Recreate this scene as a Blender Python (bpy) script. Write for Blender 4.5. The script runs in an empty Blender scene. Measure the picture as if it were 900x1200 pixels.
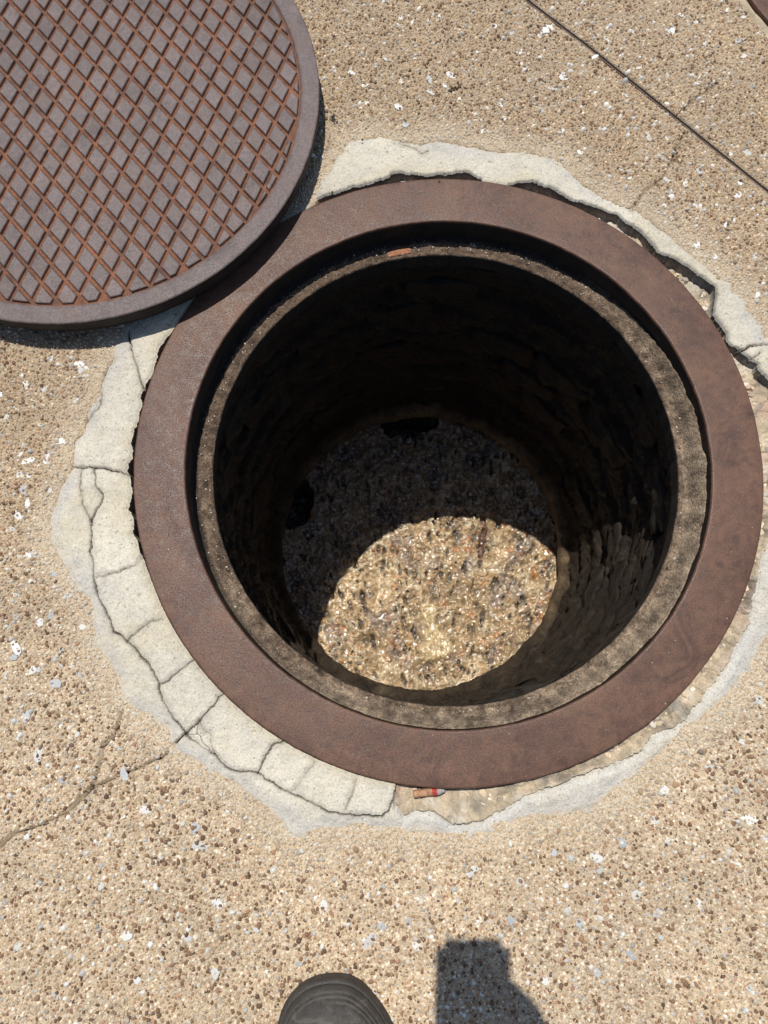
import bpy, bmesh, math, random
import numpy as np
from mathutils import Vector, Matrix, Euler
S = bpy.context.scene
C = S.collection
rng = np.random.default_rng(7)
random.seed(7)

# ------------------------------------------------------------------ camera, sky, sun, exposure
CAM = (-0.0756, -0.2371, 0.8269); CRX = 0.2087; CRY = -0.0040
SUNV = Vector((-0.1206, 0.3226, 1.0)).normalized()      # towards the sun
cd = bpy.data.cameras.new('camera'); cam = bpy.data.objects.new('camera', cd); C.objects.link(cam)
cam.location = CAM; cam.rotation_euler = (CRX, CRY, 0)
cd.sensor_fit = 'HORIZONTAL'; cd.sensor_width = 36.0; cd.lens = 36.0
cd.clip_start = 0.01; cd.clip_end = 200
S.camera = cam
W = bpy.data.worlds.new('World'); S.world = W; W.use_nodes = True
wn = W.node_tree; wn.nodes.clear()
sky = wn.nodes.new('ShaderNodeTexSky'); sky.sky_type = 'NISHITA'; sky.sun_disc = False
sky.dust_density = 0.6; sky.air_density = 1.0
sky.sun_elevation = math.asin(SUNV.z); sky.sun_rotation = math.atan2(SUNV.x, SUNV.y)
bg = wn.nodes.new('ShaderNodeBackground'); bg.inputs['Strength'].default_value = 0.10
wo = wn.nodes.new('ShaderNodeOutputWorld')
wn.links.new(sky.outputs[0], bg.inputs[0]); wn.links.new(bg.outputs[0], wo.inputs[0])
sl = bpy.data.lights.new('sun', 'SUN'); sl.energy = 4.6; sl.angle = math.radians(0.5); sl.color = (1.0, 0.96, 0.905)
so = bpy.data.objects.new('sun', sl); C.objects.link(so)
so.rotation_euler = SUNV.to_track_quat('Z', 'Y').to_euler(); so.location = (-0.6, 1.6, 5)
S.view_settings.view_transform = 'Standard'; S.view_settings.look = 'None'
S.view_settings.exposure = 0.0; S.view_settings.gamma = 1.0
S.view_settings.use_curve_mapping = False

# ------------------------------------------------------------------ helpers
_R = np.array(Euler((CRX, CRY, 0)).to_matrix())
def gp(px, z=0.0):
    """photo pixels (900x1200) -> points on the level plane z, as survey marks on the ground"""
    px = np.atleast_2d(np.array(px, float))
    d = np.stack([(px[:, 0]-450)/900, -(px[:, 1]-600)/900, -np.ones(len(px))], 1) @ _R.T
    o = np.array(CAM); t = (z-o[2])/d[:, 2]
    return o+d*t[:, None]

def _hash(ix, iy, seed):
    h = (ix.astype(np.int64)*374761393+iy.astype(np.int64)*668265263+seed*974634777) & 0x7fffffff
    h = ((h ^ (h >> 13))*1274126177) & 0x7fffffff
    return ((h ^ (h >> 16)) & 0xffff)/65535.0
def vnoise(x, y, seed=0):
    ix = np.floor(x); iy = np.floor(y); fx = x-ix; fy = y-iy
    fx = fx*fx*(3-2*fx); fy = fy*fy*(3-2*fy)
    a = _hash(ix, iy, seed); b = _hash(ix+1, iy, seed); c = _hash(ix, iy+1, seed); d = _hash(ix+1, iy+1, seed)
    return (a*(1-fx)+b*fx)*(1-fy)+(c*(1-fx)+d*fx)*fy
def fbm(x, y, oct=4, seed=0, gain=0.5):
    s = 0; a = 1; t = 0
    for k in range(oct):
        s = s+a*(vnoise(x*2**k+k*17.3, y*2**k-k*9.1, seed+k)-0.5); t += a; a *= gain
    return s/t*2          # about -1..1
def sstep(a, b, x):
    t = np.clip((x-a)/(b-a), 0, 1); return t*t*(3-2*t)
def poly_dist(P, L):
    """distance from points P(n,2) to polyline L(m,2)"""
    out = np.full(len(P), 9.0)
    for a, b in zip(L[:-1], L[1:]):
        ab = b-a; t = np.clip(((P-a)@ab)/(ab@ab+1e-12), 0, 1)
        q = a+t[:, None]*ab-P
        out = np.minimum(out, np.hypot(q[:, 0], q[:, 1]))
    return out
def poly_near(P, L):
    out = np.full(len(P), 9.0); Q = P.copy()
    for a, b in zip(L[:-1], L[1:]):
        ab = b-a; t = np.clip(((P-a)@ab)/(ab@ab+1e-12), 0, 1)
        q = a+t[:, None]*ab; d = np.hypot(*(q-P).T); m = d < out
        out[m] = d[m]; Q[m] = q[m]
    return out, Q
def inside(P, L):
    c = np.zeros(len(P), bool)
    for a, b in zip(L, np.roll(L, -1, 0)):
        k = ((a[1] > P[:, 1]) != (b[1] > P[:, 1]))
        with np.errstate(divide='ignore', invalid='ignore'):
            xx = (b[0]-a[0])*(P[:, 1]-a[1])/(b[1]-a[1])+a[0]
        c ^= k & (P[:, 0] < xx)
    return c
def jag(L, step=0.0025, amp=0.0022, seed=1):
    """resample a polyline and roughen it, as a crack runs"""
    L = np.array(L); out = []
    for a, b in zip(L[:-1], L[1:]):
        n = max(1, int(np.hypot(*(b-a))/step))
        for k in range(n):
            out.append(a+(b-a)*k/n)
    out.append(L[-1]); out = np.array(out)
    out[:, 0] += amp*fbm(out[:, 0]*150, out[:, 1]*150, 3, seed, .7)
    out[:, 1] += amp*fbm(out[:, 0]*150, out[:, 1]*150, 3, seed+5, .7)
    return out

def mesh_np(name, V, F, col=None, smooth=True):
    """F: (n,3) or (n,4) int array"""
    m = bpy.data.meshes.new(name)
    V = np.asarray(V, np.float32); F = np.asarray(F, np.int32); k = F.shape[1]
    m.vertices.add(len(V)); m.vertices.foreach_set('co', V.ravel())
    m.loops.add(F.size); m.loops.foreach_set('vertex_index', F.ravel())
    m.polygons.add(len(F)); m.polygons.foreach_set('loop_start', np.arange(0, F.size, k, dtype=np.int32))
    m.polygons.foreach_set('use_smooth', np.full(len(F), smooth))
    m.update(calc_edges=True); m.validate()
    if col is not None:
        at = m.attributes.new('col', 'FLOAT_COLOR', 'POINT')
        c4 = np.ones((len(V), 4), np.float32); c4[:, :3] = col
        at.data.foreach_set('color', c4.ravel())
    return m
def add(name, mesh, mat=None, parent=None, **props):
    o = bpy.data.objects.new(name, mesh); C.objects.link(o)
    if mat is not None and mesh is not None and not mesh.materials: mesh.materials.append(mat)
    if parent is not None: o.parent = parent
    for k, v in props.items(): o[k] = v
    return o
def thing(name, label, cat, loc=(0, 0, 0), rz=0.0, group=None):
    o = bpy.data.objects.new(name, None); C.objects.link(o); o.empty_display_size = 0.05
    o.location = loc; o.rotation_euler = (0, 0, rz); o['label'] = label; o['category'] = cat
    if group: o['group'] = group
    return o
def bm_mesh(name, bm, smooth=False):
    m = bpy.data.meshes.new(name); bm.normal_update(); bm.to_mesh(m); bm.free()
    if smooth:
        for p in m.polygons: p.use_smooth = True
    return m
def revolve(name, prof, n=256, wob=None, col=None, smooth=True, closed=False):
    """prof: list of (r, z) -> surface of revolution; wob(theta, i) -> (dr, dz)"""
    prof = np.array(prof, float); m = len(prof); th = np.linspace(0, 2*np.pi, n, endpoint=False)
    T, I = np.meshgrid(th, np.arange(m), indexing='ij')
    r = prof[I, 0]; z = prof[I, 1]
    if wob is not None:
        dr, dz = wob(T, r, z); r = r+dr; z = z+dz
    V = np.stack([r*np.cos(T), r*np.sin(T), z], -1).reshape(-1, 3)
    a = np.arange(n)[:, None]*m+np.arange(m-1)[None, :]
    b = ((np.arange(n)+1) % n)[:, None]*m+np.arange(m-1)[None, :]
    F = np.stack([a, b, b+1, a+1], -1).reshape(-1, 4)[:, ::-1]
    cc = None
    if col is not None: cc = col(T, r, z).reshape(-1, 3)
    return mesh_np(name, V, F, cc, smooth)

# ------------------------------------------------------------------ materials
def new_mat(name):
    m = bpy.data.materials.new(name); m.use_nodes = True
    nt = m.node_tree; b = nt.nodes['Principled BSDF']
    return m, nt, b
def N(nt, t, **kw):
    n = nt.nodes.new(t)
    for k, v in kw.items():
        if k in n.inputs: n.inputs[k].default_value = v
        else: setattr(n, k, v)
    return n
def noise(nt, vec, scale, detail=4, rough=0.6, dist=0.0):
    n = N(nt, 'ShaderNodeTexNoise'); n.inputs['Scale'].default_value = scale
    n.inputs['Detail'].default_value = detail; n.inputs['Roughness'].default_value = rough
    n.inputs['Distortion'].default_value = dist
    nt.links.new(vec, n.inputs['Vector']); return n
def ramp(nt, fac, stops, interp='LINEAR'):
    r = N(nt, 'ShaderNodeValToRGB'); e = r.color_ramp; e.interpolation = interp
    while len(e.elements) < len(stops): e.elements.new(0.5)
    for el, (p, c) in zip(e.elements, stops):
        el.position = p; el.color = (*c, 1) if len(c) == 3 else c
    nt.links.new(fac, r.inputs[0]); return r
def mix(nt, fac, a, b, mode='MIX'):
    m = N(nt, 'ShaderNodeMix'); m.data_type = 'RGBA'; m.blend_type = mode
    for s, v in ((0, fac), (6, a), (7, b)):
        if isinstance(v, (int, float)): m.inputs[s].default_value = v
        elif isinstance(v, tuple): m.inputs[s].default_value = (*v, 1)
        else: nt.links.new(v, m.inputs[s])
    return m.outputs[2]
def bump(nt, h, strength, dist, normal=None):
    b = N(nt, 'ShaderNodeBump'); b.inputs['Strength'].default_value = strength
    b.inputs['Distance'].default_value = dist; nt.links.new(h, b.inputs['Height'])
    if normal is not None: nt.links.new(normal, b.inputs['Normal'])
    return b.outputs[0]
def vec(nt, kind='Object'):
    return N(nt, 'ShaderNodeTexCoord').outputs[kind]
def g(v): return (v, v, v)

def mat_pavement():
    m, nt, b = new_mat('pavement_matrix'); v = vec(nt)
    at = N(nt, 'ShaderNodeAttribute'); at.attribute_name = 'col'
    vo = N(nt, 'ShaderNodeTexVoronoi'); vo.inputs['Scale'].default_value = 520; nt.links.new(v, vo.inputs['Vector'])
    sep = N(nt, 'ShaderNodeSeparateColor'); nt.links.new(vo.outputs['Color'], sep.inputs[0])
    rc = ramp(nt, sep.outputs[0], [(0, (.32, .21, .12)), (.2, (.66, .50, .33)), (.55, (.98, .84, .66)), (1, (1.25, 1.17, 1.05))])
    c = mix(nt, 1.0, at.outputs['Color'], rc.outputs[0], 'MULTIPLY')
    n2 = noise(nt, v, 900, 2)
    c = mix(nt, 0.35, c, ramp(nt, n2.outputs[0], [(.3, (.3, .22, .14)), (.7, (.78, .68, .52))]).outputs[0])
    fa = N(nt, 'ShaderNodeAttribute'); fa.attribute_name = 'far'
    v2 = N(nt, 'ShaderNodeTexVoronoi'); v2.inputs['Scale'].default_value = 230; nt.links.new(v, v2.inputs['Vector'])
    s2 = N(nt, 'ShaderNodeSeparateColor'); nt.links.new(v2.outputs['Color'], s2.inputs[0])
    st = ramp(nt, s2.outputs[0], [(0, (.14, .085, .05)), (.14, (.22, .14, .085)), (.24, (.36, .26, .165)), (.5, (.47, .37, .25)), (.8, (.55, .46, .34)), (.96, (.60, .58, .53))], 'CONSTANT')
    core = ramp(nt, v2.outputs['Distance'], [(.35, g(.8)), (.62, g(.12))])
    c = mix(nt, mix(nt, 1.0, core.outputs[0], fa.outputs['Color'], 'MULTIPLY'), c, st.outputs[0])
    nt.links.new(c, b.inputs['Base Color']); b.inputs['Roughness'].default_value = .85
    b.inputs['Specular IOR Level'].default_value = .25
    h = bump(nt, vo.outputs['Distance'], .6, -.0012)
    h = bump(nt, n2.outputs[0], .5, .0006, h)
    nt.links.new(h, b.inputs['Normal']); return m
def mat_attr(name, rough=.8, spec=.3, fine=900, fine_amt=.25, bdist=.0004, bscale=700, bstr=.5):
    m, nt, b = new_mat(name); v = vec(nt)
    at = N(nt, 'ShaderNodeAttribute'); at.attribute_name = 'col'
    n = noise(nt, v, fine, 3)
    c = mix(nt, fine_amt, at.outputs['Color'], ramp(nt, n.outputs[0], [(.3, g(.35)), (.7, g(1.5))]).outputs[0], 'MULTIPLY')
    nt.links.new(c, b.inputs['Base Color']); b.inputs['Roughness'].default_value = rough
    b.inputs['Specular IOR Level'].default_value = spec
    n2 = noise(nt, v, bscale, 3)
    nt.links.new(bump(nt, n2.outputs[0], bstr, bdist), b.inputs['Normal']); return m
def mat_mortar():
    m, nt, b = new_mat('mortar'); v = vec(nt)
    at = N(nt, 'ShaderNodeAttribute'); at.attribute_name = 'col'
    n = noise(nt, v, 480, 3, .75)
    sp = ramp(nt, n.outputs[0], [(.30, g(.45)), (.41, g(.86)), (.56, g(1.0)), (.70, g(1.18))])
    c = mix(nt, .8, at.outputs['Color'], sp.outputs[0], 'MULTIPLY')
    n3 = noise(nt, v, 60, 5, .65)
    c = mix(nt, .55, c, ramp(nt, n3.outputs[0], [(.3, (.72, .73, .74)), (.6, (1.04, 1.03, 1.0))]).outputs[0], 'MULTIPLY')
    vo = N(nt, 'ShaderNodeTexVoronoi'); vo.inputs['Scale'].default_value = 120; nt.links.new(v, vo.inputs['Vector'])
    pits = ramp(nt, vo.outputs['Distance'], [(.07, g(.35)), (.12, g(1))])
    c = mix(nt, .75, c, pits.outputs[0], 'MULTIPLY')
    nt.links.new(c, b.inputs['Base Color']); b.inputs['Roughness'].default_value = .9
    b.inputs['Specular IOR Level'].default_value = .2
    h = bump(nt, n.outputs[0], .7, .0010); h = bump(nt, n3.outputs[0], .4, .002, h)
    h = bump(nt, pits.outputs[0], .5, .0008, h)
    nt.links.new(h, b.inputs['Normal']); return m
def mat_iron(name, ca, cb, cc, rough=.55, spec=.45, mott=.5, fleck=.8):
    m, nt, b = new_mat(name); v = N(nt, 'ShaderNodeNewGeometry').outputs['Position']
    n1 = noise(nt, v, 10, 6, .7, .3); n2 = noise(nt, v, 85, 5, .75); n3 = noise(nt, v, 700, 3, .7)
    c = ramp(nt, n1.outputs[0], [(.32, ca), (.66, cb)]).outputs[0]
    c = mix(nt, mott, c, ramp(nt, n2.outputs[0], [(.32, g(.45)), (.68, g(1.5))]).outputs[0], 'MULTIPLY')
    c = mix(nt, .6, c, ramp(nt, n3.outputs[0], [(.32, g(.5)), (.68, g(1.5))]).outputs[0], 'MULTIPLY')
    n4 = noise(nt, v, 24, 6, .75, .8)
    c = mix(nt, ramp(nt, n4.outputs[0], [(.52, g(0)), (.70, g(.8))]).outputs[0], c, cc)
    n5 = noise(nt, v, 17, 5, .7, 1.2)                       # darker worn blotches
    c = mix(nt, ramp(nt, n5.outputs[0], [(.56, g(0)), (.70, g(.55))]).outputs[0], c, tuple(x*.45 for x in ca))
    oi = N(nt, 'ShaderNodeObjectInfo')
    c = mix(nt, .5, c, ramp(nt, oi.outputs['Random'], [(0, g(.78)), (1, g(1.2))]).outputs[0], 'MULTIPLY')
    vo = N(nt, 'ShaderNodeTexVoronoi'); vo.inputs['Scale'].default_value = 170; nt.links.new(v, vo.inputs['Vector'])
    fl = ramp(nt, vo.outputs['Distance'], [(.02, g(fleck)), (.06, g(0))])
    sepc = N(nt, 'ShaderNodeSeparateColor'); nt.links.new(vo.outputs['Color'], sepc.inputs[0])
    few = ramp(nt, sepc.outputs[1], [(.70, g(0)), (.74, g(1))])
    c = mix(nt, mix(nt, 1.0, fl.outputs[0], few.outputs[0], 'MULTIPLY'), c, (.36, .30, .25))
    nt.links.new(c, b.inputs['Base Color'])
    rr = ramp(nt, n2.outputs[0], [(.3, g(rough-.12)), (.7, g(rough+.15))]); nt.links.new(rr.outputs[0], b.inputs['Roughness'])
    b.inputs['Specular IOR Level'].default_value = spec
    pit = ramp(nt, n3.outputs[0], [(.36, g(0)), (.46, g(1))])
    h = bump(nt, pit.outputs[0], .35, .0004); h = bump(nt, n2.outputs[0], .4, .0010, h)
    nt.links.new(h, b.inputs['Normal']); return m
def mat_simple(name, col, rough=.6, spec=.4, var=.35, scale=60, bs=300, bd=.0006, metallic=0.0):
    m, nt, b = new_mat(name); v = vec(nt)
    n = noise(nt, v, scale, 5, .65)
    c = mix(nt, var, col, ramp(nt, n.outputs[0], [(.3, g(.3)), (.7, g(1.6))]).outputs[0], 'MULTIPLY')
    nt.links.new(c, b.inputs['Base Color']); b.inputs['Roughness'].default_value = rough
    b.inputs['Specular IOR Level'].default_value = spec; b.inputs['Metallic'].default_value = metallic
    n2 = noise(nt, v, bs, 3); nt.links.new(bump(nt, n2.outputs[0], .5, bd), b.inputs['Normal']); return m
def mat_shaft(name):
    m, nt, b = new_mat(name); v = vec(nt)
    at = N(nt, 'ShaderNodeAttribute'); at.attribute_name = 'col'
    n = noise(nt, v, 38, 7, .75, .4); n2 = noise(nt, v, 190, 5, .75)
    c = mix(nt, .85, at.outputs['Color'], ramp(nt, n.outputs[0], [(.3, g(.25)), (.68, g(1.7))]).outputs[0], 'MULTIPLY')
    c = mix(nt, .6, c, ramp(nt, n2.outputs[0], [(.3, g(.45)), (.7, g(1.6))]).outputs[0], 'MULTIPLY')
    nt.links.new(c, b.inputs['Base Color'])
    rr = ramp(nt, n.outputs[0], [(.35, g(.30)), (.65, g(.85))]); nt.links.new(rr.outputs[0], b.inputs['Roughness'])
    b.inputs['Specular IOR Level'].default_value = .3
    h = bump(nt, n.outputs[0], .9, .007); h = bump(nt, n2.outputs[0], 1.0, .0050, h)
    nt.links.new(h, b.inputs['Normal']); return m
def mat_sludge():
    m, nt, b = new_mat('sludge'); v = vec(nt)
    at = N(nt, 'ShaderNodeAttribute'); at.attribute_name = 'col'
    n = noise(nt, v, 125, 1, .5, .6); n2 = noise(nt, v, 330, 2)
    c = mix(nt, .6, at.outputs['Color'], ramp(nt, n.outputs[0], [(.3, g(.45)), (.7, g(1.45))]).outputs[0], 'MULTIPLY')
    nt.links.new(c, b.inputs['Base Color']); b.inputs['Roughness'].default_value = .25
    b.inputs['Specular IOR Level'].default_value = .5
    b.inputs['Coat Weight'].default_value = 1.0; b.inputs['Coat Roughness'].default_value = .045; b.inputs['Coat IOR'].default_value = 1.6
    h = bump(nt, n.outputs[0], .7, .0036); h = bump(nt, n2.outputs[0], .35, .0011, h)
    nt.links.new(h, b.inputs['Normal']); nt.links.new(h, b.inputs['Coat Normal']); return m
M = dict(
    pave=mat_pavement(), pebble=mat_attr('aggregate', .7, .35, 1200, .25, .0003), mortar=mat_mortar(),
    ring=mat_iron('ring_iron', (.078, .037, .0235), (.132, .066, .040), (.160, .082, .045), .50, .38, .6),
    lid=mat_iron('cover_iron', (.108, .082, .075), (.150, .115, .106), (.140, .088, .064), .60, .4, .55),
    rust=mat_iron('groove_rust', (.100, .048, .031), (.185, .080, .042), (.070, .043, .035), .75, .25, .85),
    grime=mat_simple('black_grime', (.016, .013, .011), .6, .25, .6, 70, 200, .002),
    ledge=mat_attr('ledge_grit', .8, .3, 480, .9, .0022, 420, 1.0),
    shaft=mat_shaft('shaft_grime'), sludge=mat_sludge(),
    side=mat_simple('cover_side', (.028, .021, .018), .7, .25, .6, 50, 200, .002),
    rubber=mat_iron('boot_rubber', (.036, .032, .028), (.060, .053, .045), (.135, .118, .095), .62, .35, .6, .9),
    quartz=mat_attr('quartz', .35, .5, 300, .3, .0006, 300),
    strip=mat_simple('joint_metal', (.060, .040, .030), .5, .5, .5, 120, 400, .0006),
)

# ------------------------------------------------------------------ survey of the mortar collar (photo pixels)
RING_R = 0.35; REB_R = 0.2935; CLR_R = 0.2708
OUT_PX = [(362,235),(393,183),(411,160),(442,153),(472,160),(521,159),(570,168),(613,172),(655,180),(668,191),(680,205),(702,220),
 (730,234),(746,238),(766,252),(806,286),(852,322),(879,355),(899,386),(960,480),(975,600),(945,700),(900,760),(874,801),(847,832),(802,862),
 (764,900),(719,934),(685,953),(617,965),(553,984),(509,984),(464,978),(420,973),(345,985),(332,972),(310,955),(290,940),(272,922),(260,917),
 (225,897),(198,884),(192,862),(165,837),(140,822),(125,785),(112,765),(107,757),(105,730),(102,700),(87,690),(73,670),(62,650),(52,637),
 (52,610),(60,583),(70,560),(78,543),(80,513),(92,503),(95,480),(110,467),(112,437),(128,417),(131,402),(150,370),(260,290)]
OUT = gp(OUT_PX)[:, :2]
BED_PX = [(362,236),(399,223),(436,214),(466,202),(503,205),(546,200),(570,213),(594,215),(625,213),(656,226),(674,235),(704,244),(723,250),
 (741,263),(772,293),(814,318),(839,336),(836,367),(857,403),(880,420),(905,450),(912,545),(903,631),(893,650),(877,730),(851,779),(802,847),(764,862),
 (749,881),(673,911),(617,934),(584,953),(558,964),(531,969),(509,953),(495,950),(474,958),(462,940),(465,921)]
bedw = gp(BED_PX)[:, :2]
bt = np.unwrap(np.arctan2(bedw[:, 1], bedw[:, 0])); br = np.hypot(bedw[:, 0], bedw[:, 1])
BT0, BT1 = bt[-1], bt[0]
def bed_r(th):
    """radius of the broken inner edge of the mortar at angle th, ring radius where it is unbroken"""
    t = np.mod(th-BT1, 2*np.pi)+BT1-2*np.pi        # (BT1-2pi, BT1]
    r = np.interp(t, bt[::-1], br[::-1], left=0.0, right=0.0)
    return r
GAP_PX = [(200,383),(182,417),(167,447),(163,477),(155,520),(151,553),(153,577),(157,610),(162,630),(168,650)]
CRACKS = {   # name: (pixels, half width m)
 'a': ([(110,548),(112,570),(121,580),(107,610),(106,647),(113,700),(123,713),(133,740),(147,750),(173,778),(185,800),(187,815),(202,842),(217,860)], .0012),
 'b': ([(95,548),(93,570),(97,593),(107,612)], .0008),
 'c': ([(78,543),(95,547),(110,547),(143,553),(152,557)], .0013),
 'd': ([(133,413),(118,447),(117,473),(97,497),(80,520),(79,542)], .0008),
 'e': ([(150,386),(155,417),(163,440),(168,457)], .0011),
 'f': ([(113,677),(157,663),(168,651)], .0008),
 'h': ([(147,750),(173,730),(189,725)], .0010),
 'i': ([(262,812),(232,845),(217,860),(190,884)], .0014),
 'j': ([(217,862),(250,885),(265,902),(302,907),(325,922),(350,935),(385,952),(420,957),(449,957),(457,949),(462,935),(465,919)], .0013),
 'k': ([(302,907),(317,875),(332,868)], .0010),
 'l': ([(345,925),(369,893)], .0007),
 'm': ([(405,950),(418,913)], .0007),
 'n': ([(190,802),(227,773)], .0007),
 'o': ([(232,847),(245,862),(250,884)], .0009),
 'p': ([(741,244),(756,223),(765,214)], .0014),
 'q': ([(836,420),(862,412),(880,405),(902,402)], .0016),
 'r': ([(470,165),(484,170),(494,178),(502,175)], .0012),
 's': ([(860,440),(875,425),(892,412)], .0010),
}
PCRACKS = {
 'g': ([(198,882),(165,900),(150,906),(120,918),(105,925),(80,952),(50,967),(15,977),(-8,1000)], .0016),
 'h': ([(142,835),(135,860),(120,875),(112,910),(105,925)], .0011),
 't': ([(741,244),(756,223),(778,208),(787,189),(800,160)], .0013),
 'u': ([(796,131),(814,116),(828,108),(839,97)], .0015),
}
def W2(px, z=-.003): return gp(px, z)[:, :2]
CR = {k: (jag(W2(p, 0), seed=i+3), w) for i, (k, (p, w)) in enumerate(CRACKS.items())}
PCR = {k: (jag(W2(p), seed=i+31, amp=.0018), w) for i, (k, (p, w)) in enumerate(PCRACKS.items())}
JOINT = W2([(568,-40),(619,0),(685,50),(752,104),(820,159),(900,223),(960,271)])
MH2 = np.array([0.712, 0.772])         # the neighbouring manhole, cut by the frame

def collar_sd(P, noisy=True):
    Q = P
    if noisy:
        Q = P+np.stack([.0035*fbm(P[:,0]*70, P[:,1]*70, 3, 11), .0035*fbm(P[:,0]*70, P[:,1]*70, 3, 12)], 1)
    d = poly_dist(Q, np.vstack([OUT, OUT[:1]]))
    return np.where(inside(Q, OUT), d, -d)

# ------------------------------------------------------------------ ground sheet
def axis(a, b, h):
    mid = np.arange(a, b+h/2, h); lo = []; hi = []; s = h; p = a
    while p > -20: s *= 1.45; p -= s; lo.append(p)
    s = h; p = mid[-1]
    while p < 20: s *= 1.45; p += s; hi.append(p)
    return np.concatenate([lo[::-1], mid, hi])
GX = axis(-.66, .52, .0025); GY = axis(-.66, .70, .0025)
X, Y = np.meshgrid(GX, GY, indexing='ij'); P = np.stack([X.ravel(), Y.ravel()], 1)
near = (np.abs(P[:, 0]) < .8) & (np.abs(P[:, 1]) < .85)
z = np.full(len(P), -.004); Pn = P[near]; zn = z[near]
zn += .0012*fbm(Pn[:,0]*14, Pn[:,1]*14, 3, 21)+.0007*fbm(Pn[:,0]*120, Pn[:,1]*120, 3, 22)
sdn = collar_sd(Pn)
zn -= .03*sstep(.006, .014, sdn)                    # the mortar lies in a shallow cut-out
ckn = np.zeros(len(Pn), bool)
for L, w in PCR.values():
    d, Q = poly_near(Pn, L); hit = d < .00145; Pn[hit] = Pn[hit]*.2+Q[hit]*.8; ckn |= hit; zn = np.where(hit, zn-.010, zn)
P[near] = Pn
dj, Qj = poly_near(Pn, JOINT)
on = np.abs(dj-.0028) < .0014; dirj = (Pn-Qj)/(dj[:, None]+1e-9); Pn[on] = Qj[on]+dirj[on]*.0028
zn = np.where((dj < .0028) & ~on, -.020, zn); P[near] = Pn
d2 = np.hypot(*(Pn-MH2).T); zn = np.where(d2 < .362, -.012, zn)
z[near] = zn
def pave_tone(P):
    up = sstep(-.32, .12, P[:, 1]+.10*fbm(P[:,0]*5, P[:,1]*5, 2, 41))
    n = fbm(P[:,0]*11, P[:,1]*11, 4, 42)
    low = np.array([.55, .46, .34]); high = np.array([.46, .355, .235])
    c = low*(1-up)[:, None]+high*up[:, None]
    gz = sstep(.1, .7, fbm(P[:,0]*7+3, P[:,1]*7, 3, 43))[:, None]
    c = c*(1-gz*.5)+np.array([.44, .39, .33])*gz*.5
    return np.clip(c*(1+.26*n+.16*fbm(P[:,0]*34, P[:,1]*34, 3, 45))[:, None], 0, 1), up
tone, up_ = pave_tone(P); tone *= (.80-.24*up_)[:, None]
# dusty mortar smear just outside the collar
sm = np.zeros(len(P)); sm[near] = sstep(-.035, .0, sdn)*(.45+.4*fbm(Pn[:,0]*40, Pn[:,1]*40, 3, 44))
sm = np.clip(sm, 0, .8)[:, None]; tone = tone*(1-sm)+np.array([.48, .44, .36])*sm
# dark soil in cracks and joint, with their shade put into the colour
k = np.zeros(len(P), bool); k[near] = (dj < .0028) & ~on; tone[k] = (.05, .042, .035)
k = np.zeros(len(P), bool); k[near] = ckn; tone[k] = (.055, .045, .035)
n0, n1 = X.shape
idx = np.arange(n0*n1).reshape(n0, n1)
F = np.stack([idx[:-1,:-1], idx[1:,:-1], idx[1:,1:], idx[:-1,1:]], -1).reshape(-1, 4)
fc = P[F].mean(1)
F = F[(np.hypot(fc[:,0], fc[:,1]) > .346) & (np.hypot(*(fc-MH2).T) > .346)]
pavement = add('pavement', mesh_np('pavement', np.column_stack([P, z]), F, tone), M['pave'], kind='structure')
VIS = gp([(-30,-30),(930,-30),(930,1230),(-30,1230)], 0)[:, :2]
far = np.where(inside(P, VIS), 0, sstep(0, .02, poly_dist(P, np.vstack([VIS, VIS[:1]]))))
at_ = pavement.data.attributes.new('far', 'FLOAT_COLOR', 'POINT'); at_.data.foreach_set('color', np.repeat(far[:, None], 4, 1).astype(np.float32).ravel())

# ------------------------------------------------------------------ aggregate pebbles set in the surface
def domes(P, r, h, col, rot, asp, z0, ns=6, lift=0.0):
    """low irregular stones, ns sides, two rings and a crown vertex"""
    n = len(P); a = np.arange(ns)*2*np.pi/ns
    jit = 1+.28*(rng.random((n, ns))-.5)*2
    ang = a[None, :]+.35*(rng.random((n, ns))-.5)
    ux = np.cos(ang)*jit; uy = np.sin(ang)*jit/asp[:, None]
    cr, sr = np.cos(rot)[:, None], np.sin(rot)[:, None]
    bx = (ux*cr-uy*sr)*r[:, None]; by = (ux*sr+uy*cr)*r[:, None]
    tilt = .25*(rng.random((n, 2))-.5)
    V = np.empty((n, 2*ns+1, 3))
    V[:, 0, 0] = P[:,0]+.2*r*(rng.random(n)-.5); V[:, 0, 1] = P[:,1]+.2*r*(rng.random(n)-.5); V[:, 0, 2] = z0+h
    for k, (sc, hh) in enumerate(((.68, .80), (1.0, -.35))):
        s = slice(1+k*ns, 1+(k+1)*ns)
        V[:, s, 0] = P[:,0:1]+bx*sc; V[:, s, 1] = P[:,1:2]+by*sc
        V[:, s, 2] = (z0+h*hh)[:, None]+(bx*tilt[:, :1]+by*tilt[:, 1:])*sc*(k == 0)
    i = np.arange(ns); j = (i+1) % ns
    T = np.concatenate([np.stack([0*i, 1+i, 1+j], 1), np.stack([1+i, 1+ns+i, 1+ns+j], 1), np.stack([1+i, 1+ns+j, 1+j], 1)])
    F = (T[None]+(np.arange(n)*(2*ns+1))[:, None, None]).reshape(-1, 3)
    cc = np.repeat(col, 2*ns+1, axis=0)
    return V.reshape(-1, 3), F, cc
h = .0036
gx, gy = np.meshgrid(np.arange(-.62, .49, h), np.arange(-.62, .68, h*.92), indexing='ij')
gx = gx+h/2*(np.arange(gx.shape[1]) % 2)
PB = np.stack([gx.ravel(), gy.ravel()], 1); PB += (rng.random(PB.shape)-.5)*h*.95
vis0 = gp([(-30,-30),(930,-30),(930,1230),(-30,1230)], 0)[:, :2]
keep = inside(PB, vis0)
PB = PB[keep]
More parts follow.
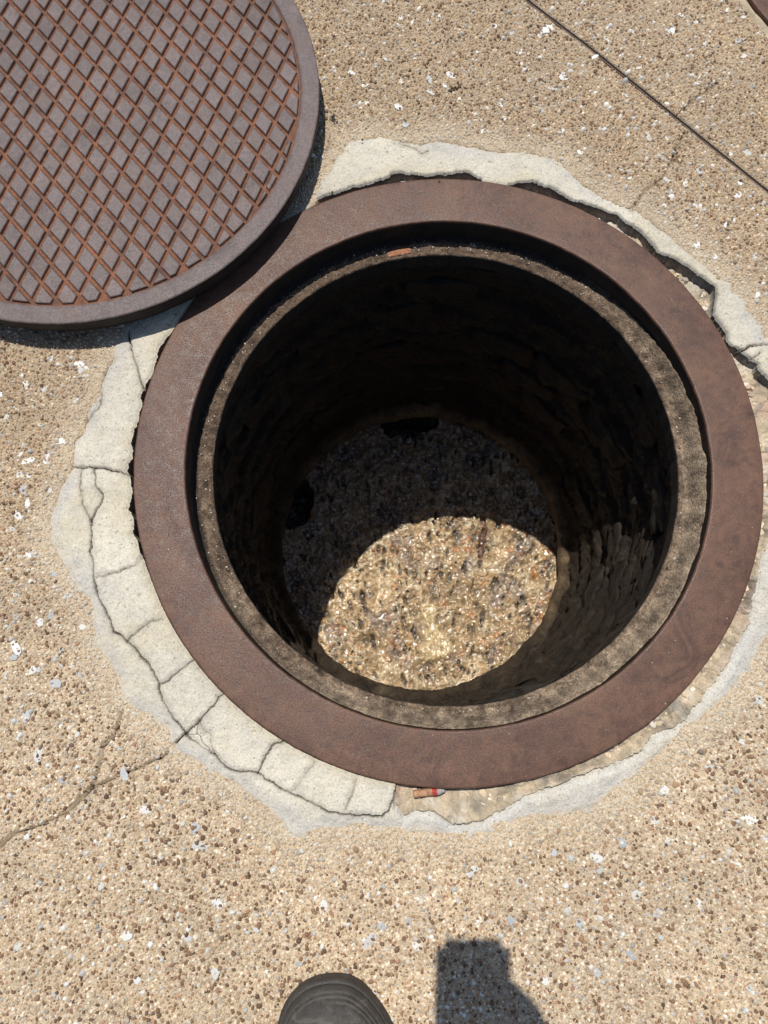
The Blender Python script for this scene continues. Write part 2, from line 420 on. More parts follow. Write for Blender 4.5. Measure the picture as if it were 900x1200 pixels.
sd = collar_sd(PB); k = (sd < .0035) & (np.hypot(PB[:,0], PB[:,1]) > .352) & (np.hypot(*(PB-MH2).T) > .363) & (poly_dist(PB, JOINT) > .0040)
for L, w in PCR.values(): k &= poly_dist(PB, L) > .0010+.5*w
k &= ~((sd > -.010) & (rng.random(len(PB)) < .35))
PB = PB[k]; sd = sd[k]
tn, up = pave_tone(PB)
u = rng.random(len(PB)); v = rng.random(len(PB))
coarse = sstep(-.25, .5, fbm(PB[:,0]*4.2, PB[:,1]*4.2, 3, 61))
coarse = np.clip(.25+.75*coarse, 0, 1)*(1-.45*up)
pal_lo = np.array([(.60,.52,.40),(.50,.41,.29),(.36,.27,.175),(.145,.085,.050),(.215,.130,.075),(.35,.33,.30),(.36,.20,.12),(.56,.55,.50)])
pal_hi = np.array([(.56,.45,.31),(.44,.325,.20),(.30,.20,.115),(.15,.095,.06),(.23,.145,.09),(.40,.37,.32),(.44,.29,.155),(.58,.565,.52)])
cl_lo = np.cumsum([.29,.21,.14,.14,.13,.05,.04,.018]); cl_hi = np.cumsum([.21,.24,.19,.12,.13,.05,.05,.030])
il = np.searchsorted(cl_lo/cl_lo[-1], u); ih = np.searchsorted(cl_hi/cl_hi[-1], u)
pick = rng.random(len(PB)) < up
ci = np.where(pick, ih, il); col = np.where(pick[:, None], pal_hi[ih], pal_lo[il])
col = col*(.62+.68*rng.random((len(PB), 1)))*(.85+.15*tn/tn.mean(0))
dark = ((ci == 3) | (ci == 4))
r = .0012+.0012*v**1.5
r = np.where(dark, (.0010+.0021*v**2.2)*(.85+.32*coarse), r)
r = np.where(ci == 7, r*(1+.9*rng.random(len(PB))), r)
hgt = r*(.40+.75*rng.random(len(PB)))
zb = np.full(len(PB), -.0040)+.0012*fbm(PB[:,0]*14, PB[:,1]*14, 3, 21)
dust = (sstep(-.038, 0.002, sd+.012*fbm(PB[:,0]*35, PB[:,1]*35, 3, 62))*.8)[:, None]; col = col*(1-dust)+np.array([.54,.49,.395])*dust
V, F, cc = domes(PB, r, hgt, col, rng.random(len(PB))*6.28, 1+.7*rng.random(len(PB)), zb)
k = np.flatnonzero((rng.random(len(PB)) < .085) & (sd < -.012)); nB = len(k)        # larger stones among them
rB = .0019+.0021*rng.random(nB)**2; upB = up[k]
palB = np.array([(.50,.41,.29),(.40,.29,.18),(.30,.19,.11),(.20,.12,.07),(.56,.50,.40),(.42,.38,.33),(.36,.21,.12),(.60,.58,.53)])
cB = palB[rng.choice(8, nB, p=[.20,.20,.16,.12,.12,.08,.06,.06])]*(.75+.4*rng.random((nB,1)))
V2, F2, c2_ = domes(PB[k], rB*(1-.2*upB), rB*(.45+.4*rng.random(nB)), cB, rng.random(nB)*6.28, 1+.9*rng.random(nB), zb[k])
F = np.concatenate([F, F2+len(V)]); V = np.concatenate([V, V2]); cc = np.concatenate([cc, c2_])
add('aggregate', mesh_np('aggregate', V, F, cc), M['pebble'], pavement, kind='stuff')

# ------------------------------------------------------------------ white quartz and shell chips (each a part of the pavement)
def chip_mesh(seed, ns=7):
    r_ = random.Random(seed); bm = bmesh.new()
    rad = [1+r_.uniform(-.3, .25) for _ in range(ns)]
    lo = [bm.verts.new((math.cos(i*6.283/ns)*rad[i], math.sin(i*6.283/ns)*rad[i], -.3)) for i in range(ns)]
    mi = [bm.verts.new((math.cos(i*6.283/ns)*rad[i]*.9, math.sin(i*6.283/ns)*rad[i]*.9, .15+r_.uniform(-.05, .08))) for i in range(ns)]
    hi = [bm.verts.new((math.cos(i*6.283/ns)*rad[i]*.5+.1, math.sin(i*6.283/ns)*rad[i]*.5, .3+r_.uniform(-.07, .07))) for i in range(ns)]
    for i in range(ns):
        j = (i+1) % ns
        bm.faces.new((lo[i], lo[j], mi[j], mi[i])); bm.faces.new((mi[i], mi[j], hi[j], hi[i]))
    bm.faces.new(hi)
    m = bm_mesh('chip', bm); at = m.attributes.new('col', 'FLOAT_COLOR', 'POINT')
    w = [(.68,.67,.62), (.60,.60,.57), (.54,.53,.49), (.64,.62,.57), (.44,.45,.44), (.50,.49,.46), (.38,.39,.39)][seed % 7]
    for d_ in at.data: d_.color = (*[min(.9, c*r_.uniform(.93, 1.05)) for c in w], 1)
    m.materials.append(M['quartz']); return m
chips = [chip_mesh(105+i, 6+i % 4) for i in range(28)]
CW = [c for i, c in enumerate(chips) if (105+i) % 7 in (0, 1, 3, 5)]; CG = [c for i, c in enumerate(chips) if (105+i) % 7 >= 2]
CH_PX = [(642,33,11),(741,36,8),(529,88,8),(505,107,7),(521,100,5),(450,49,4),(486,68,4),(412,85,6),(469,94,5),(451,68,4),(587,123,6),(591,138,5),
 (620,93,6),(646,103,5),(566,153,4),(407,53,4),(32,540,9),(23,556,8),(27,575,7),(20,604,9),(32,590,6),(14,620,5),(70,517,6),(56,536,5),(89,469,6),(6,490,8),
 (23,532,5),(52,456,5),(18,760,8),(38,785,7),(64,801,8),(15,770,5),(45,885,10),(145,908,9),(72,915,5),(32,980,7),(228,970,8),(233,992,8),(118,1038,6),
 (149,1096,7),(220,1100,6),(252,1140,7),(254,1060,6),(432,1104,8),(449,1086,7),(485,1110,8),(503,1088,6),(478,1082,7),(553,1022,8),(610,1034,7),(495,1050,6),(546,955,7),(680,1083,8),
 (668,1066,7),(745,1049,6),(779,926,7),(878,960,8),(896,980,6),(856,1012,6),(785,983,6),(730,988,7),(700,1006,8),(703,1020,6),(870,870,6),(768,962,6),(770,1070,6),(866,47,8),(798,17,6),
 (697,66,6),(780,88,7),(750,78,5),(712,45,5),(660,85,5),(826,50,5),(872,20,5),(706,150,5),(680,178,5),(760,160,6),(820,200,6),(815,240,5),(850,262,6),(885,300,6),(888,345,5),(838,300,5),
 (780,240,5),(640,150,4),(560,60,4),(470,20,5),(430,120,4),(390,60,5),(515,20,5),(580,30,5),(610,60,4),(96,735,5),(20,700,5),(60,720,6),(90,860,5),(30,840,6),(170,950,6),(180,1010,5),
 (100,1000,6),(60,1060,5),(20,1110,6),(160,1150,6),(300,1090,6),(320,1020,5),(380,1060,6),(410,1010,5),(350,1130,5),(640,1150,6),(700,1140,5),(740,1120,6),(820,1060,6),(850,1120,5),
 (600,1080,6),(880,1160,5),(650,1000,5),(830,900,6),(890,820,6),(30,450,6),(60,420,5),(100,440,5),(45,500,5),(75,590,5),(40,650,6)]
rc = random.Random(5)
for _ in range(75):                                    # many smaller ones in the far right and left parts of the pavement
    CH_PX.append((rc.uniform(395, 895), rc.uniform(0, 330), rc.uniform(3.5, 7)) if rc.random() < .65 else (rc.uniform(0, 110), rc.uniform(420, 800), rc.uniform(3.5, 7)))
for i, (x, y, s) in enumerate(CH_PX):
    p = gp((x, y), -.003)[0]
    if poly_dist(p[None, :2], JOINT)[0] < s/1800 or np.hypot(*(p[:2]-MH2)) < .37: continue
    if collar_sd(p[None, :2])[0] > -.006 and (x, y) != (546,955): continue
    sc = s/1080*.92
    up_c = y < 620
    o = add('quartz_chip', (CW if (up_c and i % 3) or i % 7 == 0 else CG)[(i*7) % 16], None, pavement)
    if (x, y) == (546,955): p[2] = -.010
    o.location = (p[0], p[1], p[2]-.0006); o.rotation_euler = (random.uniform(-.12,.12), random.uniform(-.12,.12), random.uniform(0, 6.28))
    o.scale = (sc*random.uniform(.85, 1.3), sc*random.uniform(.5, .95), sc*.17)

# ------------------------------------------------------------------ mortar collar, broken into slabs
collar = thing('mortar_collar', 'pale cracked mortar collar patched around the open manhole ring', 'mortar patch')
NT = 2400; th = np.linspace(0, 2*np.pi, NT, endpoint=False)
ro = np.zeros(NT); dx, dy = np.cos(th), np.sin(th)
for a_, b_ in zip(OUT, np.roll(OUT, -1, 0)):                    # farthest crossing of each ray with the surveyed outline
    e_ = b_-a_; den = dx*e_[1]-dy*e_[0]
    with np.errstate(divide='ignore', invalid='ignore'):
        t_ = (a_[0]*e_[1]-a_[1]*e_[0])/den; u_ = (a_[0]*dy-a_[1]*dx)/den
    ok = (u_ >= 0) & (u_ <= 1) & (t_ > 0); ro = np.where(ok, np.maximum(ro, t_), ro)
cx_, cy_ = np.cos(th), np.sin(th)
ro = ro+.0050*fbm(cx_*11, cy_*11, 3, 201)+.0034*fbm(cx_*34, cy_*34, 4, 202, .7)
gpw = W2(GAP_PX, 0); ga = np.arctan2(gpw[:,1], gpw[:,0])
ga = np.where(ga < 0, ga+2*np.pi, ga); g0, g1 = ga.min(), ga.max()
ingap = sstep(g0-.03, g0+.10, th)*sstep(g1+.08, g1-.12, th)
re = .3522+.0004*fbm(cx_*60, cy_*60, 2, 203)+ingap*np.maximum(0, .0032+.0062*fbm(cx_*24, cy_*24, 4, 204, .7))
bb = bed_r(th)+.0046*fbm(cx_*30, cy_*30, 5, 205, .72)
broken = bed_r(th) > .3535
re = np.where(broken, np.maximum(bb, re), re)
ro = np.maximum(ro, re+.004)
def fields(T, Rr):
    Pp = np.stack([Rr*np.cos(T), Rr*np.sin(T)], -1).reshape(-1, 2); return Pp
NB = 16
fr = np.linspace(0, 1, NB)[None, :]
Rb = .346+(re[:, None]-.346)*fr; Tb = np.repeat(th[:, None], NB, 1)
Pb = fields(Tb, Rb); topside = np.repeat(sstep(-.1, .35, np.sin(th))[:, None], NB, 1).ravel()
brk = np.repeat(broken[:, None], NB, 1).ravel()
zb_ = np.where(brk, -.010-.007*topside+.011*fbm(Pb[:,0]*48, Pb[:,1]*48, 5, 74, .68), -.030)
frr = np.repeat(fr, NT, 0).ravel()
zb_ = np.where(brk & (topside < .6), zb_+.007*sstep(.55, 1, frr)*(1-topside), zb_)
zb_ = np.minimum(zb_, -.0012)
tanm = np.array([.47,.385,.27])*(1+.45*fbm(Pb[:,0]*80, Pb[:,1]*80, 4, 83, .7))[:, None]
pk = sstep(.0, .5, fbm(Pb[:,0]*30, Pb[:,1]*30, 3, 84))[:, None]; tanm = tanm*(1-pk*.55)+np.array([.50,.36,.28])*pk*.55
pl_ = sstep(.1, .5, fbm(Pb[:,0]*44+3, Pb[:,1]*44, 3, 88))[:, None]; tanm = tanm*(1-pl_*.5)+np.array([.60,.56,.48])*pl_*.5
dk = sstep(.10, .5, fbm(Pb[:,0]*38+9, Pb[:,1]*38, 4, 85))[:, None]; tanm = tanm*(1-.7*dk)+np.array([.15,.135,.115])*.7*dk
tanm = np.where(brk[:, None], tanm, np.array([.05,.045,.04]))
Zb = zb_.reshape(NT, NB); Cb = tanm.reshape(NT, NB, 3); Pb2 = Pb.reshape(NT, NB, 2)
NS = 92
fs = np.linspace(0, 1, NS)[None, :]
Rs = re[:, None]+(ro-re)[:, None]*fs; Ts = np.repeat(th[:, None], NS, 1); Pa = fields(Ts, Rs)
edgeo = (ro[:, None]-Rs).ravel(); edgei = (Rs-re[:, None]).ravel(); brs = np.repeat(broken[:, None], NS, 1).ravel()
tops = np.repeat(sstep(-.1, .35, np.sin(th))[:, None], NS, 1).ravel()
za = -.0006+.0016*fbm(Pa[:,0]*16, Pa[:,1]*16, 3, 71)+.0011*fbm(Pa[:,0]*130, Pa[:,1]*130, 4, 72, .75)
za -= .0050*(1-sstep(-.004, .016+.012*vnoise(Pa[:,0]*30, Pa[:,1]*30, 78), edgeo+.005*fbm(Pa[:,0]*70, Pa[:,1]*70, 4, 89, .7)))
za -= .0016*sstep(.004, 0, edgei)+brs*.004*sstep(.010, 0, edgei)*(1-tops)
crack = np.zeros(len(Pa), bool); cw_ = np.zeros(len(Pa))
cell = np.maximum(.0011, np.repeat(((ro-re)/NS)[:, None], NS, 1).ravel())
for L, w in CR.values():
    d, Q = poly_near(Pa, L); w = w*(.35+1.3*vnoise(Pa[:,0]*70, Pa[:,1]*70, 77)); hit = (d < np.maximum(w*.62, cell*.46)); snap = hit & (d < cell*.6)
    Pa[snap] = Pa[snap]*.25+Q[snap]*.75; crack |= hit
    za = np.where(hit, np.minimum(za, za-.0008-4.0*w), za); cw_ = np.where(hit, np.maximum(cw_, np.clip(.30+w*480, .3, 1)), cw_)
    # lips of a crack crumble and the two sides sit at slightly different heights
    za -= .0009*sstep(.0050, .001, d)*~hit*vnoise(Pa[:,0]*90, Pa[:,1]*90, 76)*1.6
for _ in range(70):
    c0 = Pa[rng.integers(len(Pa))]; rr = rng.uniform(.0009, .0024)
    k = np.flatnonzero((np.abs(Pa[:,0]-c0[0]) < .003) & (np.abs(Pa[:,1]-c0[1]) < .003))
    d = np.hypot(*(Pa[k]-c0).T); za[k] -= np.where(d < rr, .0018, 0)
left = sstep(.1, -.4, np.cos(Ts)).ravel()
cm = np.array([.565,.52,.425])*(1+.16*fbm(Pa[:,0]*9, Pa[:,1]*9, 3, 81))[:, None]
crk_a = np.vstack([CR['a'][0], CR['j'][0][:60]])
outer = (poly_dist(Pa, CR['a'][0]) < .03) | (poly_dist(Pa, CR['j'][0]) < .03)
gr = sstep(-.15, .55, fbm(Pa[:,0]*13+5, Pa[:,1]*13, 5, 82, .6)+.75*sstep(.030, .006, edgeo)-.25)[:, None]*.75
cm = cm*(1-gr)+np.array([.47,.445,.40])*gr
yl = sstep(.0, .55, fbm(Pa[:,0]*20+2, Pa[:,1]*20, 5, 87, .65)+.5*sstep(.02, 0, edgei))[:, None]*.55; cm = cm*(1-yl)+np.array([.53,.465,.33])*yl
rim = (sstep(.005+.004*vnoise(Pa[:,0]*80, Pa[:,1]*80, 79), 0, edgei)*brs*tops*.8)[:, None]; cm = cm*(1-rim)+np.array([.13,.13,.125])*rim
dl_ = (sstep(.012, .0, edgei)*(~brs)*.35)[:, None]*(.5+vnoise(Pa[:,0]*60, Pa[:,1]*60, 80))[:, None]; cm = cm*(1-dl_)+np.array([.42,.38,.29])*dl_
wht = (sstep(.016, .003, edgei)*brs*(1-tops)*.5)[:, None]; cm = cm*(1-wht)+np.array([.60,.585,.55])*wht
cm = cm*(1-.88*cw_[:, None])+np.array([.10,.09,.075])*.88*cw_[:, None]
for L, w in CR.values():
    d = poly_dist(Pa, L); st_ = (sstep(.006, .001, d+.003*fbm(Pa[:,0]*110, Pa[:,1]*110, 3, 90))*~crack*.35)[:, None]; cm = cm*(1-st_)+np.array([.33,.30,.25])*st_
dust_ = sstep(.010, .0, edgeo+.006*fbm(Pa[:,0]*90, Pa[:,1]*90, 3, 86))[:, None]*.7; cm = cm*(1-dust_)+np.array([.50,.43,.325])*dust_
Za = za.reshape(NT, NS); Ca = np.clip(cm, .01, .9).reshape(NT, NS, 3); Pa2 = Pa.reshape(NT, NS, 2); crk = crack.reshape(NT, NS)
# bedding: strip beside the ring and the broken face up to the slabs
Vb = np.concatenate([Pb2, Pa2[:, :1]], 1); Zb = np.concatenate([Zb, Za[:, :1]-.0006], 1)
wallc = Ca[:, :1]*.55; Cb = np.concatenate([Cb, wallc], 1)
nb_ = NB+1; i0 = np.arange(NT)[:, None]*nb_+np.arange(nb_-1)[None]; i1 = ((np.arange(NT)+1) % NT)[:, None]*nb_+np.arange(nb_-1)[None]
FB = np.stack([i0, i0+1, i1+1, i1], -1).reshape(-1, 4)
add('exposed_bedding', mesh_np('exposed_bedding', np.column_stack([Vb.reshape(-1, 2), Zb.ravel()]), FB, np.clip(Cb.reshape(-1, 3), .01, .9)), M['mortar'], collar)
def q4(a): n_ = np.roll(a, -1, 0); return np.stack([a[:, :-1], a[:, 1:], n_[:, 1:], n_[:, :-1]], -1)
fbar = q4(crk).any(-1); flat = (~fbar).ravel(); wc = NS-1; labf = np.zeros(flat.size, int); nl = 0; sizes = {}
for s0 in np.flatnonzero(flat):
    if labf[s0]: continue
    nl += 1; st = [s0]; labf[s0] = nl; cnt = 0
    while st:
        q = st.pop(); cnt += 1; c_ = q % wc; nbrs = [(q+wc) % flat.size, (q-wc) % flat.size]
        if c_ > 0: nbrs.append(q-1)
        if c_ < wc-1: nbrs.append(q+1)
        for d_ in nbrs:
            if flat[d_] and not labf[d_]: labf[d_] = nl; st.append(d_)
    sizes[nl] = cnt
lab = labf.reshape(NT, wc); big = [k for k, c_ in sizes.items() if c_ >= 420]
lab[~np.isin(lab, big)] = 0
for _ in range(60):
    if not (lab == 0).any(): break
    for dx_, ax_ in ((1,0),(-1,0),(1,1),(-1,1)):
        sh = np.roll(lab, dx_, ax_)
        if ax_ == 1: sh[:, 0 if dx_ == 1 else -1] = 0
        t_ = (lab == 0) & (sh > 0); lab[t_] = sh[t_]
FQ = q4(np.arange(NT*NS).reshape(NT, NS)); VV = np.column_stack([Pa, Za.ravel()]); CC = Ca.reshape(-1, 3)
for k in big:
    vm = np.zeros((NT, NS), bool); vm.ravel()[np.unique(FQ[lab == k])] = True
    VV[vm.ravel() & ~crack, 2] += random.uniform(-.0014, .0004)*sstep(.004, .016, edgeo[vm.ravel() & ~crack])
    f = FQ[lab == k]; u_, inv = np.unique(f, return_inverse=True)
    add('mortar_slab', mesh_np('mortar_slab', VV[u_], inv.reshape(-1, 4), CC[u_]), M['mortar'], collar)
# broken stones lying in the exposed strip
tb = rng.uniform(BT0+.05, BT1-.02, 900); rr = .353+(np.maximum(bed_r(tb)-.356, 0))*rng.random(900)
ok = bed_r(tb) > .360
PB = np.stack([rr*np.cos(tb), rr*np.sin(tb)], 1)[ok]
rs = (.0012+.0052*rng.random(len(PB))**2.2)
pal = np.array([(.60,.50,.35),(.52,.42,.28),(.66,.60,.50),(.30,.26,.21),(.56,.42,.30)])
V, F, cc = domes(PB, rs, rs*.7, pal[rng.integers(5, size=len(PB))]*(.8+.4*rng.random((len(PB),1))), rng.random(len(PB))*6.28, 1+.6*rng.random(len(PB)), -.0145-.005*(np.sin(tb[ok]) > .1)+0*rs)
add('rubble', mesh_np('rubble', V, F, cc, False), M['pebble'], collar, kind='stuff')

# ------------------------------------------------------------------ iron frame of the open manhole
def frame_parts(root, full=True):
    def wob(T, r, z):
        return .0005*fbm(np.cos(T)*30, np.sin(T)*30, 4, 91, .7)*((r > .345)+(r < .297)), .0005*fbm(np.cos(T)*6, np.sin(T)*6, 3, 92)
    ring = revolve('ring_flange', [(.352,-.16),(.3515,-.0040),(.3513,-.0012),(.3509,-.0004),(.3502,-.0001),(.349,.0),(.335,.0003),(.32,.0001),(.305,.0002),(.2965,.0001),(.2952,.0),(.2945,-.0004),(.2940,-.0012),(.2937,-.0032)], 320, wob)
    add('ring_flange', ring, M['ring'], root)
    rebw = revolve('rebate_wall', [(.2936,-.0032),(.2935,-.008),(.2938,-.012),(.2932,-.017),(.2938,-.024),(.2935,-.033),(.294,-.046)], 300,
                   lambda T, r, z: (.0010*fbm(T*22, z*260, 4, 93)*(z < -.005), 0*z))
    add('rebate_wall', rebw, M['grime'], root)
    def lw(T, r, z):
        s = np.clip((r-.2715)/.022, 0, 1)
        bl = sstep(.30, 1, s)*np.clip(.35+1.0*np.cos(T+.9), 0, 1)*(.8+.4*vnoise(T*14, s*2, 99))            # grit banked up at the lower right
        return .0008*fbm(np.cos(T)*24, np.sin(T)*24, 4, 95)*(s < .1), .0028*fbm(np.cos(T)*60*(1+r), np.sin(T)*60*(1+r), 4, 94)*(s > .02)+.024*bl*(r < .2932)
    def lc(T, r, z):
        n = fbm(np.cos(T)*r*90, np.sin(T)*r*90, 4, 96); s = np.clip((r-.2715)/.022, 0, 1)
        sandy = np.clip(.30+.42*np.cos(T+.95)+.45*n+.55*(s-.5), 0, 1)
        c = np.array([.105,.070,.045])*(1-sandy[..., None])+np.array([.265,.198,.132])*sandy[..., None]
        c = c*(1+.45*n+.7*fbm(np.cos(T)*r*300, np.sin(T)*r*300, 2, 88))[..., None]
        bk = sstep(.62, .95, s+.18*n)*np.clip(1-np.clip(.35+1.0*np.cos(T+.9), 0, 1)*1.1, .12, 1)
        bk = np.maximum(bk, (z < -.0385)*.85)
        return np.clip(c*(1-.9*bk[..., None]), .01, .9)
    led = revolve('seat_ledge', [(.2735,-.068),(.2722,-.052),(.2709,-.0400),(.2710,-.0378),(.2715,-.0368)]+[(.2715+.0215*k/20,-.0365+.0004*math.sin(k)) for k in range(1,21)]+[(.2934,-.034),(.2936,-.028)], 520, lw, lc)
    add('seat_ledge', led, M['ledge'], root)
    sk = revolve('frame_skirt', [(.2735,-.066),(.281,-.078),(.285,-.092),(.287,-.125),(.30,-.13)], 240, lambda T, r, z: (.003*fbm(T*14, z*80, 4, 97, .6), 0*z), lambda T, r, z: np.clip(np.array([.020,.016,.013])*(1+1.2*fbm(T*9, z*60, 4, 98))[..., None], .004, .2))
    add('frame_skirt', sk, M['shaft'], root)
frame = thing('manhole_ring', 'wide brown iron manhole ring left open around the dark shaft', 'manhole ring')
frame_parts(frame)
# rust flake on the seat, at the far side
def lump(name, pts, h, mat, parent=None, z=0.0):
    bm = bmesh.new(); n = len(pts); cx = sum(p[0] for p in pts)/n; cy = sum(p[1] for p in pts)/n
    lo = [bm.verts.new((x, y, z-.001)) for x, y in pts]
    mi = [bm.verts.new((cx+(x-cx)*.96, cy+(y-cy)*.96, z+h*.6)) for x, y in pts]
    hi = [bm.verts.new((cx+(x-cx)*.75, cy+(y-cy)*.75, z+h*random.uniform(.85, 1.1))) for x, y in pts]
    for i in range(n):
        j = (i+1) % n
        bm.faces.new((lo[i], lo[j], mi[j], mi[i])); bm.faces.new((mi[i], mi[j], hi[j], hi[i]))
    bm.faces.new(hi); bmesh.ops.recalc_face_normals(bm, faces=bm.faces)
    return add(name, bm_mesh(name, bm), mat, parent)
lump('rust_flake', gp([(453,297),(464,293),(480,291),(483,293),(481,297),(466,300),(455,302)], -.037)[:, :2][::-1].tolist(), .0014,
     mat_simple('orange_rust', (.30,.135,.07), .8, .2, .5, 200, 500, .0008), frame, -.0365)
# grit scattered over the iron
n = 1700; tt = rng.random(n)*6.283; rr = np.where(rng.random(n) < .12, rng.uniform(.296, .348, n), rng.uniform(.274, .291, n))
zg = np.where(rr > .295, .0002, -.0362+.018*np.clip(.35+1.0*np.cos(tt+.9), 0, 1)*sstep(.30, 1, (rr-.2715)/.022)); rs = np.where(rr > .295, .0004+.0006*rng.random(n)**3, .0004+.0013*rng.random(n)**2.5)
pal = np.array([(.50,.45,.38),(.22,.17,.125),(.13,.095,.07),(.33,.28,.22)])
V, F, cc = domes(np.stack([rr*np.cos(tt), rr*np.sin(tt)], 1), rs, rs*.8, pal[rng.integers(4, size=n)], rng.random(n)*6.28, 1+rng.random(n), zg)
add('grit', mesh_np('grit', V, F, cc, False), M['pebble'], frame, kind='stuff')

# ------------------------------------------------------------------ the brick shaft
shaft = thing('brick_shaft', 'black grimy round brick shaft going down under the open iron ring', 'manhole shaft')
prof = [(.300,-.115),(.299,-.15),(.300,-.20),(.299,-.25),(.299,-.30),(.298,-.35),(.297,-.40),(.296,-.45),(.294,-.50),(.292,-.54),(.289,-.575),(.287,-.598),(.285,-.606),(.277,-.6095),(.269,-.613),(.2660,-.620),(.2655,-.631),(.2675,-.640),(.285,-.645),(.31,-.655),(.315,-.70)]
pr = np.array(prof); s_ = np.concatenate([[0], np.cumsum(np.hypot(*np.diff(pr, axis=0).T))]); q_ = np.linspace(0, s_[-1], 150)
q_ = np.linspace(0, s_[-1], 190)
prof2 = np.column_stack([np.interp(q_, s_, pr[:,0]), np.interp(q_, s_, pr[:,1])])
def sw(T, r, z):
    cu, su = np.cos(T), np.sin(T)
    ph = z/.067*6.283+1.1*fbm(T*3, z*4, 3, 108); a = .0045*np.tanh(2.2*np.sin(ph))*(.4+1.2*vnoise(T*4, z*15, 109))*(z > -.56)+.010*fbm(T*4, z*12, 5, 101, .6)+.0035*fbm(T*16, z*3, 3, 110)+.004*sstep(.1, .6, fbm(T*9, z*28, 3, 111))+.0050*fbm(T*26, z*70, 5, 102, .75)+.004
    low = sstep(-.36, -.6, z)
    a = a+low*(.012*fbm(T*9, z*18, 5, 103, .65))
    lip = sstep(-.605, -.620, z)*(z > -.645)
    a = a*(1-.62*lip)
    return -a, .003*fbm(T*18, z*40, 3, 104)
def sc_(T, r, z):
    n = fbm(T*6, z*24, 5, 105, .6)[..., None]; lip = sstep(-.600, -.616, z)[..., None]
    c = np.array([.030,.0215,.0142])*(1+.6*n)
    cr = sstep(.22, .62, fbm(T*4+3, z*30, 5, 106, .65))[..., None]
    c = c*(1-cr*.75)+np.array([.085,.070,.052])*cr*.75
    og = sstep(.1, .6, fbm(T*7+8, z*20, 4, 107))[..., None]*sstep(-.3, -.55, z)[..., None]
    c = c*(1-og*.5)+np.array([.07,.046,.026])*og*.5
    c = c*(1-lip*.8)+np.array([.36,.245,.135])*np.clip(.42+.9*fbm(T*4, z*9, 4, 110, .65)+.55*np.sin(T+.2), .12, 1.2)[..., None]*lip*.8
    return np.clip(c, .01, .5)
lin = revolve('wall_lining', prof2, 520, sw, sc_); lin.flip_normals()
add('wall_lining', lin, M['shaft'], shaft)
def brick_mesh(seed):
    r_ = np.random.default_rng(seed)
    bm = bmesh.new(); bmesh.ops.create_cube(bm, size=1)
    bmesh.ops.subdivide_edges(bm, edges=bm.edges, cuts=5, use_grid_fill=True)
    V = np.array([v.co for v in bm.verts])*np.array([.045,.102,.056])
    V = V*(1-.10*(np.linalg.norm(V/np.array([.045,.102,.056]), axis=1, keepdims=True)-.5))
    n = np.stack([fbm(V[:,1]*50+seed, V[:,2]*70, 3, seed), fbm(V[:,0]*50+seed, V[:,2]*50, 3, seed+1), fbm(V[:,1]*50, V[:,0]*50+seed, 3, seed+2)], 1)
    V = V+n*np.array([.008,.007,.006])
    for v, c in zip(bm.verts, V): v.co = c
    m = bm_mesh('brick', bm, True); at = m.attributes.new('col', 'FLOAT_COLOR', 'POINT')
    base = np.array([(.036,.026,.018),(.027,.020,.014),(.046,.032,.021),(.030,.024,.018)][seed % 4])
    for d_ in at.data: d_.color = (*base, 1)
    m.materials.append(M['shaft']); return m
bricks = [brick_mesh(i) for i in range(8)]
for c in range(6):
    zc = -.155-c*.067; nb = 16
    for i in range(nb):
        t = (i+.5*(c % 2)+random.uniform(-.08,.08))*2*math.pi/nb
        rb = .3180-.001*c+random.uniform(-.012,.006)
        if random.random() < .12: rb += .012
        if c == 0 and -0.55 < math.remainder(t, 6.2832) < 0.0: rb -= .007
        o = add('brick', bricks[(i*5+c*3) % 8], None, shaft)
        o.location = (rb*math.cos(t), rb*math.sin(t), zc+random.uniform(-.004,.004))
        o.rotation_euler = (random.uniform(-.05,.05), random.uniform(-.06,.06), t+random.uniform(-.06,.06))

# ------------------------------------------------------------------ wet sludge at the bottom
ZS = -.662
hs = .0017; ax = np.arange(-.312, .312, hs); X, Y = np.meshgrid(ax, ax, indexing='ij'); P = np.stack([X.ravel(), Y.ravel()], 1)
ctr = gp((520,1010), ZS)[0, :2]
D = P-ctr; ang = np.arctan2(D[:,1], D[:,0]); rad = np.hypot(D[:,0], D[:,1])
st = fbm(ang*17, rad*11, 4, 111, .6)                                  # flow streaks spreading from the low mound
lumps = fbm(P[:,0]*40, P[:,1]*40, 4, 112, .6); fine = fbm(P[:,0]*115, P[:,1]*115, 2, 113)
z = .0095*lumps+.0042*fine+.0012*fbm(P[:,0]*260, P[:,1]*260, 2, 122)+.0060*st+.005*fbm(P[:,0]*14, P[:,1]*14, 2, 114)
tanc = np.array([.36,.25,.135])*(1+.30*fbm(P[:,0]*45, P[:,1]*45, 3, 115))[:, None]
pale = sstep(.0, .5, lumps+.4*fine)[:, None]; tanc = tanc*(1-.65*pale)+np.array([.58,.47,.31])*.65*pale
org = sstep(.38, .65, fbm(P[:,0]*40+7, P[:,1]*40, 3, 116))[:, None]; tanc = tanc*(1-.7*org)+np.array([.42,.17,.06])*.7*org
gst = sstep(.12, .42, st*.8+.5*fbm(P[:,0]*26, P[:,1]*26, 3, 117))[:, None]; tanc = tanc*(1-.65*gst)+np.array([.17,.14,.13])*.65*gst
tanc = tanc*(1+.30*fbm(P[:,0]*17, P[:,1]*17, 3, 126))[:, None]; z -= .004*gst[:, 0]
low = sstep(-.2, -.62, lumps+.25*fine)[:, None]; tanc = tanc*(1-.8*low)+np.array([.07,.055,.04])*.8*low
